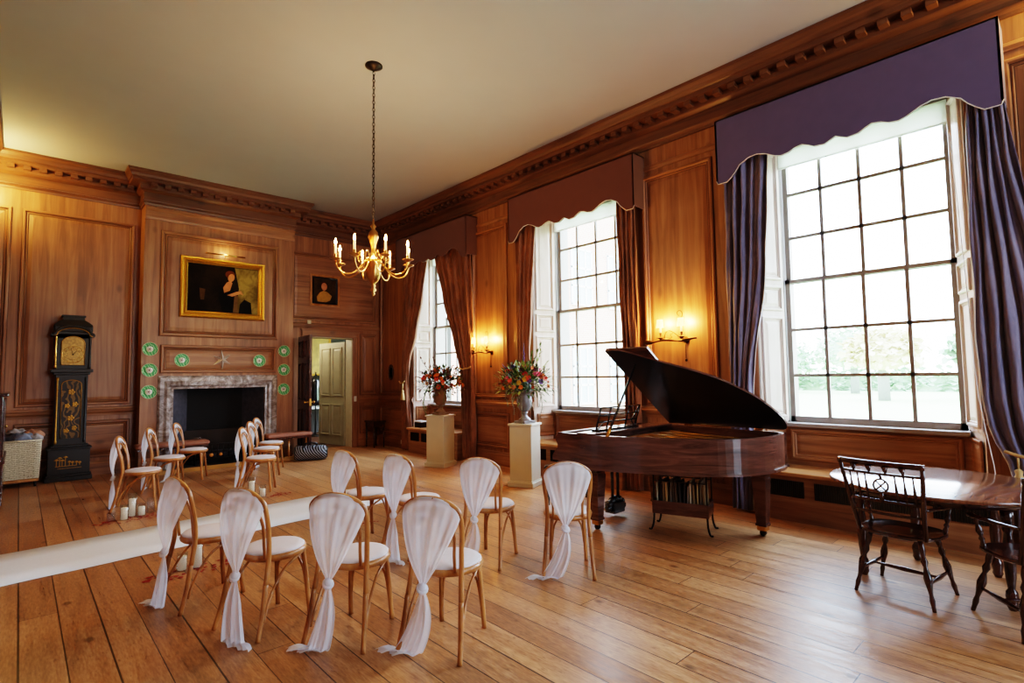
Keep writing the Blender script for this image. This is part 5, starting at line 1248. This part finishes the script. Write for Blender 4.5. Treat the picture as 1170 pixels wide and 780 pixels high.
MB().lathe([(.14, .85), (.17, 1.0), (.15, 1.3), (.17, 1.5), (.08, 1.62), (.03, 1.68)], (0, 0, 0), 16, sy=.7).build('coat_body', black, cf)

# ------------------------------------------------------------------ chandelier
LIGHTS = []
cx, cy = 2.95, 5.53
chd = thing('chandelier', 'brass eight-arm candle chandelier on a long chain from the ceiling', 'chandelier', (cx, cy, CH))
z_ = lambda z: z-CH
MB().lathe([(.10, 0), (.10, -.015), (.06, -.03), (.02, -.06), (.001, -.06)], (0, 0, 0), 20).build('ceiling_rose', ironm, chd)
b = MB(); zc_ = 5.20; k = 0
while zc_ > 3.42:
    pts = []
    for q in range(10):
        a = 2*PI*q/10; u, v = .013*math.cos(a), .028*math.sin(a); pts.append((u if k % 2 else 0, 0 if k % 2 else u, z_(zc_)+v))
    b.tube(pts, .0045, 5, closed=True); zc_ -= .044; k += 1
b.build('chain', ironm, chd)
b = MB(); b.lathe([(r, z_(z)) for r, z in [(.004, 3.42), (.012, 3.40), (.01, 3.36), (.035, 3.33), (.015, 3.30), (.05, 3.26), (.06, 3.20), (.03, 3.12), (.022, 3.05), (.04, 3.0), (.055, 2.96), (.10, 2.93), (.105, 2.90), (.085, 2.86), (.09, 2.80), (.08, 2.74), (.05, 2.69), (.02, 2.66), (.028, 2.64), (.015, 2.62), (.038, 2.59), (.012, 2.565), (.02, 2.55), (.006, 2.52), (.001, 2.51)]], (0, 0, 0), 28)
b.build('body', chbrass, chd)
for k in range(8):
    a = R(22.5+45*k+12); ca_, sa2 = math.cos(a), math.sin(a)
    prf = [(.07, 2.92), (.12, 2.88), (.20, 2.79), (.28, 2.755), (.36, 2.77), (.41, 2.83), (.425, 2.90)]
    am = MB().tube(smooth_pts([(r*ca_, r*sa2, z_(z)) for r, z in prf]), .0085, 8)
    am.tube(smooth_pts([(r*ca_, r*sa2, z_(z)) for r, z in [(.09, 2.95), (.14, 3.02), (.19, 2.98), (.17, 2.92), (.13, 2.94)]]), .005, 6)
    ao = am.build('arm', chbrass, chd)
    X, Y = .425*ca_, .425*sa2
    MB().lathe([(.01, z_(2.89)), (.03, z_(2.90)), (.062, z_(2.915)), (.065, z_(2.92)), (.03, z_(2.912)), (.014, z_(2.925)), (.014, z_(2.95)), (.018, z_(2.965)), (.001, z_(2.965))], (X, Y, 0), 18).build('drip_pan', chbrass, ao)
    MB().lathe([(.0125, z_(2.96)), (.0125, z_(3.065)), (.008, z_(3.07)), (.001, z_(3.07))], (X, Y, 0), 12).build('candle_tube', candletube, ao)
    MB().lathe([(.005, z_(3.068)), (.013, z_(3.085)), (.012, z_(3.10)), (.005, z_(3.125)), (.001, z_(3.14))], (X, Y, 0), 10).build('flame_bulb', bulb, ao)
LIGHTS.append(('chandelier_glow', (cx, cy, 3.22), 55, .10, (1, .62, .28)))

# ------------------------------------------------------------------ wall sconces
def sconce(y0, y1, lamps, label):
    yc = (y0+y1)/2; o = thing('wall_sconce', label, 'wall lamp', (XR-.018, yc, 2.02), 0, 'branch-shaped bronze wall sconces with two small shades')
    b = MB(); rs = random.Random(int(y0*10)); pts = []; rd = []
    for k in range(22):
        u = k/21; pts.append((-.10-.012*math.sin(u*14), (y0-yc)+(y1-y0)*u, .012*math.sin(u*11+1))); rd.append(.009+.009*abs(math.sin(u*8))+(.014 if k > 18 else 0))
    b.tube(pts, rd, 8); b.build('branch_bar', bronze, o)
    b = MB(); b.lathe([(.045, 0), (.045, -.01), (.02, -.02), (.015, -.09)], (0, lamps[0]-yc, .0), 14, axis='X')
    b.tube([(-.02, lamps[0]-yc, 0), (-.02, lamps[0]-yc, -.24)], .006, 6); b.ball((-.02, lamps[0]-yc, -.26), .018); b.build('backplate', bronze, o)
    b = MB(); ctr = lamps[0]-yc; 
    b.tube(smooth_pts([(-.10, ctr, .0), (-.09, ctr+.01, .12), (-.08, ctr+.03, .24), (-.08, ctr+.0, .33), (-.08, ctr+.03, .38), (-.08, ctr+.07, .37), (-.08, ctr+.07, .33), (-.08, ctr+.04, .315)]), .006, 6)
    b.tube(smooth_pts([(-.10, ctr+.02, .02), (-.10, ctr+.12, .10), (-.10, ctr+.20, .13), (-.10, ctr+.25, .08), (-.10, ctr+.26, .0)]), .006, 6)
    b.tube(smooth_pts([(-.10, ctr+.2, .02), (-.10, ctr+.15, .04), (-.10, ctr+.17, .08), (-.10, ctr+.13, .09)]), .005, 6); b.build('scrolls', bronze, o)
    for q, ly_ in enumerate(lamps):
        yy = ly_-yc; ln = MB().lathe([(.012, .01), (.03, .03), (.05, .04), (.03, .045), (.012, .06), (.018, .09), (.012, .11)], (-.12, yy, 0), 14).build('candle_cup', bronze, o)
        MB().lathe([(.013, .10), (.013, .185), (.001, .19)], (-.12, yy, 0), 10).build('candle_tube', candletube, ln)
        def fs3(u, v, yy=yy): a = PI*.55+PI*.9*u+0*PI; r = .042+.014*(1-v); return (-.12+r*math.cos(a), yy+r*math.sin(a), .17+.11*v)
        MB().grid(fs3, 12, 3).build('shade', shade, ln)
        MB().lathe([(.004, .188), (.011, .20), (.010, .215), (.001, .24)], (-.118, yy, 0), 8).build('flame_bulb', bulb, ln)
        LIGHTS.append(('sconce_glow', (XR-.018-.10, ly_, 2.02+.24), 12, .035, (1, .50, .14)))
    return o
sconce(7.26, 7.90, (7.42, 7.78), 'bronze wall sconce with two small shades between the far and middle windows')
sconce(3.34, 4.08, (3.54, 3.84), 'bronze wall sconce with two small shades above the raised piano lid')
# small uplighters near the cornice at both ends of the view
for x, y, z, d, lab in ((XL+.07, 10.95, 4.52, 1, 'small dark metal uplighter high on the left wall near the cornice'), (XR-.07, -.25, 4.50, -1, 'small dark metal uplighter high on the wall right of the large window pelmet')):
    o = thing('uplighter', lab, 'wall lamp', (x, y, z)); MB().lathe([(.015, -.10), (.03, -.05), (.05, 0), (.10, .05), (.095, .05), (.045, .01), (.001, .01)], (0, 0, 0), 14).build('bowl', ironm, o)
    MB().tube([(-d*.06, 0, -.02), (0, 0, -.04)], .01, 6).build('bracket', ironm, o); MB().ball((0, 0, .05), .018, 8, 5).build('flame_bulb', bulb, o)
    LIGHTS.append(('uplight_glow', (x+d*.02, y, z+.14), 34, .04, (1, .66, .2)))
LIGHTS.append(('picture_light_glow', (2.83, BY-.16, 3.98), 2.2, .04, (1, .7, .32)))
LIGHTS.append(('hall_light', (4.9, 13.0, 2.7), 14, .15, (1, .85, .6)))
for nm, loc, pw, rad, colr in LIGHTS:
    ld = bpy.data.lights.new(nm, 'POINT'); ld.energy = pw*.95; ld.shadow_soft_size = rad; ld.color = colr
    lo_ = bpy.data.objects.new(nm, ld); lo_.location = loc; COL.objects.link(lo_)

# ------------------------------------------------------------------ outside
tag(MB().box(GX+.35, 160, -120, 120, -1.3, -1.2).build('lawn', grassm), 'lawn coloured pale as if sunlit outside the windows', 'lawn', None, 'structure')
def tree(x, y, h, cr, m, label, seed, tz=2.0):
    rnd = random.Random(seed); o = thing('garden_tree', label, 'tree', (x, y, -1.2), 0, 'pale trees beyond the lawn')
    MB().tube([(0, 0, 0), (.1, 0, tz+1), (0, .1, h*.6)], [.5, .42, .2], 8).build('trunk', barkm, o)
    b = MB()
    for k in range(900):
        a, e = rnd.uniform(0, 2*PI), math.asin(rnd.uniform(-.5, 1)); rr = cr*rnd.uniform(.55, 1.0)*(1+.12*math.sin(a*3+seed)*math.cos(e*4)); p = (rr*math.cos(e)*math.cos(a), rr*math.cos(e)*math.sin(a), tz+h*.36+rr*.72*math.sin(e))
        leaf_mesh(b, p, (rnd.uniform(-1, 1), rnd.uniform(-1, 1), rnd.uniform(-1, 1)), rnd.uniform(.5, 1.0), rnd.uniform(.4, .8), 0)
    b.ball((0, 0, tz+h*.36), cr*.72, 14, 8, sc3=(1, 1, .7)); b.build('crown', m, o)
tree(58, 13.0, 6.5, 3.2, leafautumn, 'yellow tree coloured pale for haze, left of centre through the large window', 1); tree(74, 19.5, 8.5, 4.2, leafhazed, 'green tree coloured pale for haze, behind the yellow one through the large window', 2)
tree(61, 6.0, 6.8, 2.9, leafhazed, 'green tree coloured pale for haze, at the right of the large window view', 3); tree(75, 28.5, 5.5, 4.4, leafhazed, 'low tree coloured pale for haze, at the left of the large window view', 4)
tree(100, 42, 7, 5.5, leafhazed, 'distant tree coloured pale for haze beyond the others', 5)
b = MB(); rh_ = random.Random(6)
b.box(84, 86, -20, 60, -1.2, .9)
for k in range(1500): leaf_mesh(b, (83.8, rh_.uniform(-20, 60), rh_.uniform(-1.1, 1.6)), (-.5, rh_.uniform(-1, 1), rh_.uniform(-.5, 1)), .9, .8, 0)
tag(b.build('boundary_hedge', leafhazed), 'long hedge coloured pale for haze along the far side of the lawn', 'hedge')
# neighbouring wing seen through the middle window
hs = thing('brick_wing', 'pale brick house wing with sash windows outside the middle window', 'building', (16, 14, -1.2))
MB().box(-3.2, 14, 0, 6, 0, 11).build('wall', housebrick, hs)
gl_d = plain('wing_window_glass', rgb(150, 166, 176), .1)
for x in (-1.6, .8, 3.2, 5.6):
    for z in (1.6, 5.6):
        wv = MB().box(x-.65, x+.65, -.04, .02, z, z+2.3, 0); fo = wv.build('window', gl_d, hs)
        f2 = MB(); 
        for q in (-.62, -.22, .22, .62): f2.box(x+q-.03, x+q+.03, -.08, -.04, z, z+2.3)
        for q in (0, .75, 1.5, 2.27): f2.box(x-.65, x+.65, -.08, -.04, z+q-.03, z+q+.05)
        f2.build('window_bars', whitep, fo)
MB().box(-3.4, 14.2, -.3, 6.3, 11, 11.4).build('parapet', whitep, hs)
b = MB(); rv = random.Random(12)
for k in range(900):
    xx = rv.gauss(7.0, 1.3) ; zz = rv.uniform(0, 9.5)
    leaf_mesh(b, (16+xx, 13.8, zz-1.2), (rv.uniform(-1, 1), -.3, rv.uniform(-1, 1)), rv.uniform(.15, .3), .18, 0)
for k in range(7): b.tube(smooth_pts([(22+k*.35, 13.9, -1.2), (22.3+rv.uniform(-1, 1), 13.9, 2), (22.5+rv.uniform(-2, 2), 13.9, 5), (22+rv.uniform(-2, 2), 13.9, 8)]), .04, 5)
tag(b.build('wall_creeper', creeperm), 'red leafed creeper climbing the pale brick wing', 'plant')

# ------------------------------------------------------------------ world, camera
w_ = bpy.data.worlds.new('World'); sc.world = w_; w_.use_nodes = True; nt = w_.node_tree; bgn = nt.nodes['Background']
tc = nt.nodes.new('ShaderNodeTexCoord'); sp = nt.nodes.new('ShaderNodeSeparateXYZ'); nt.links.new(tc.outputs['Generated'], sp.inputs[0])
rp = nt.nodes.new('ShaderNodeValToRGB'); rp.color_ramp.elements[0].position = .0; rp.color_ramp.elements[0].color = (.78, .89, 1, 1); rp.color_ramp.elements[1].position = .6; rp.color_ramp.elements[1].color = (.56, .76, 1, 1)
nt.links.new(sp.outputs[2], rp.inputs[0]); nt.links.new(rp.outputs[0], bgn.inputs[0]); bgn.inputs[1].default_value = 7.0

cam = bpy.data.cameras.new('camera'); co = bpy.data.objects.new('camera', cam); COL.objects.link(co); sc.camera = co
cam.sensor_width = 36; cam.lens = 610.4/1170*36; cam.clip_end = 400; cam.clip_start = .05
yaw, pitch, roll = R(42.681), R(3.583), R(-.783)
f = Vector((math.sin(yaw)*math.cos(pitch), math.cos(yaw)*math.cos(pitch), math.sin(pitch))); r0 = Vector((math.cos(yaw), -math.sin(yaw), 0)); u0 = r0.cross(f)
r2 = r0*math.cos(roll)+u0*math.sin(roll); u2 = -r0*math.sin(roll)+u0*math.cos(roll)
M_ = Matrix((r2, u2, -f)).transposed().to_4x4(); M_.translation = (0, 0, 1.6); co.matrix_world = M_

sc.view_settings.view_transform = 'Filmic'
try: sc.view_settings.look = 'High Contrast'
except Exception: pass
sc.view_settings.exposure = 1.98
sc.cycles.max_bounces = 8; sc.cycles.diffuse_bounces = 5; sc.cycles.transparent_max_bounces = 16
sc.cycles.sample_clamp_indirect = 8
sc.cycles.caustics_reflective = False; sc.cycles.caustics_refractive = False
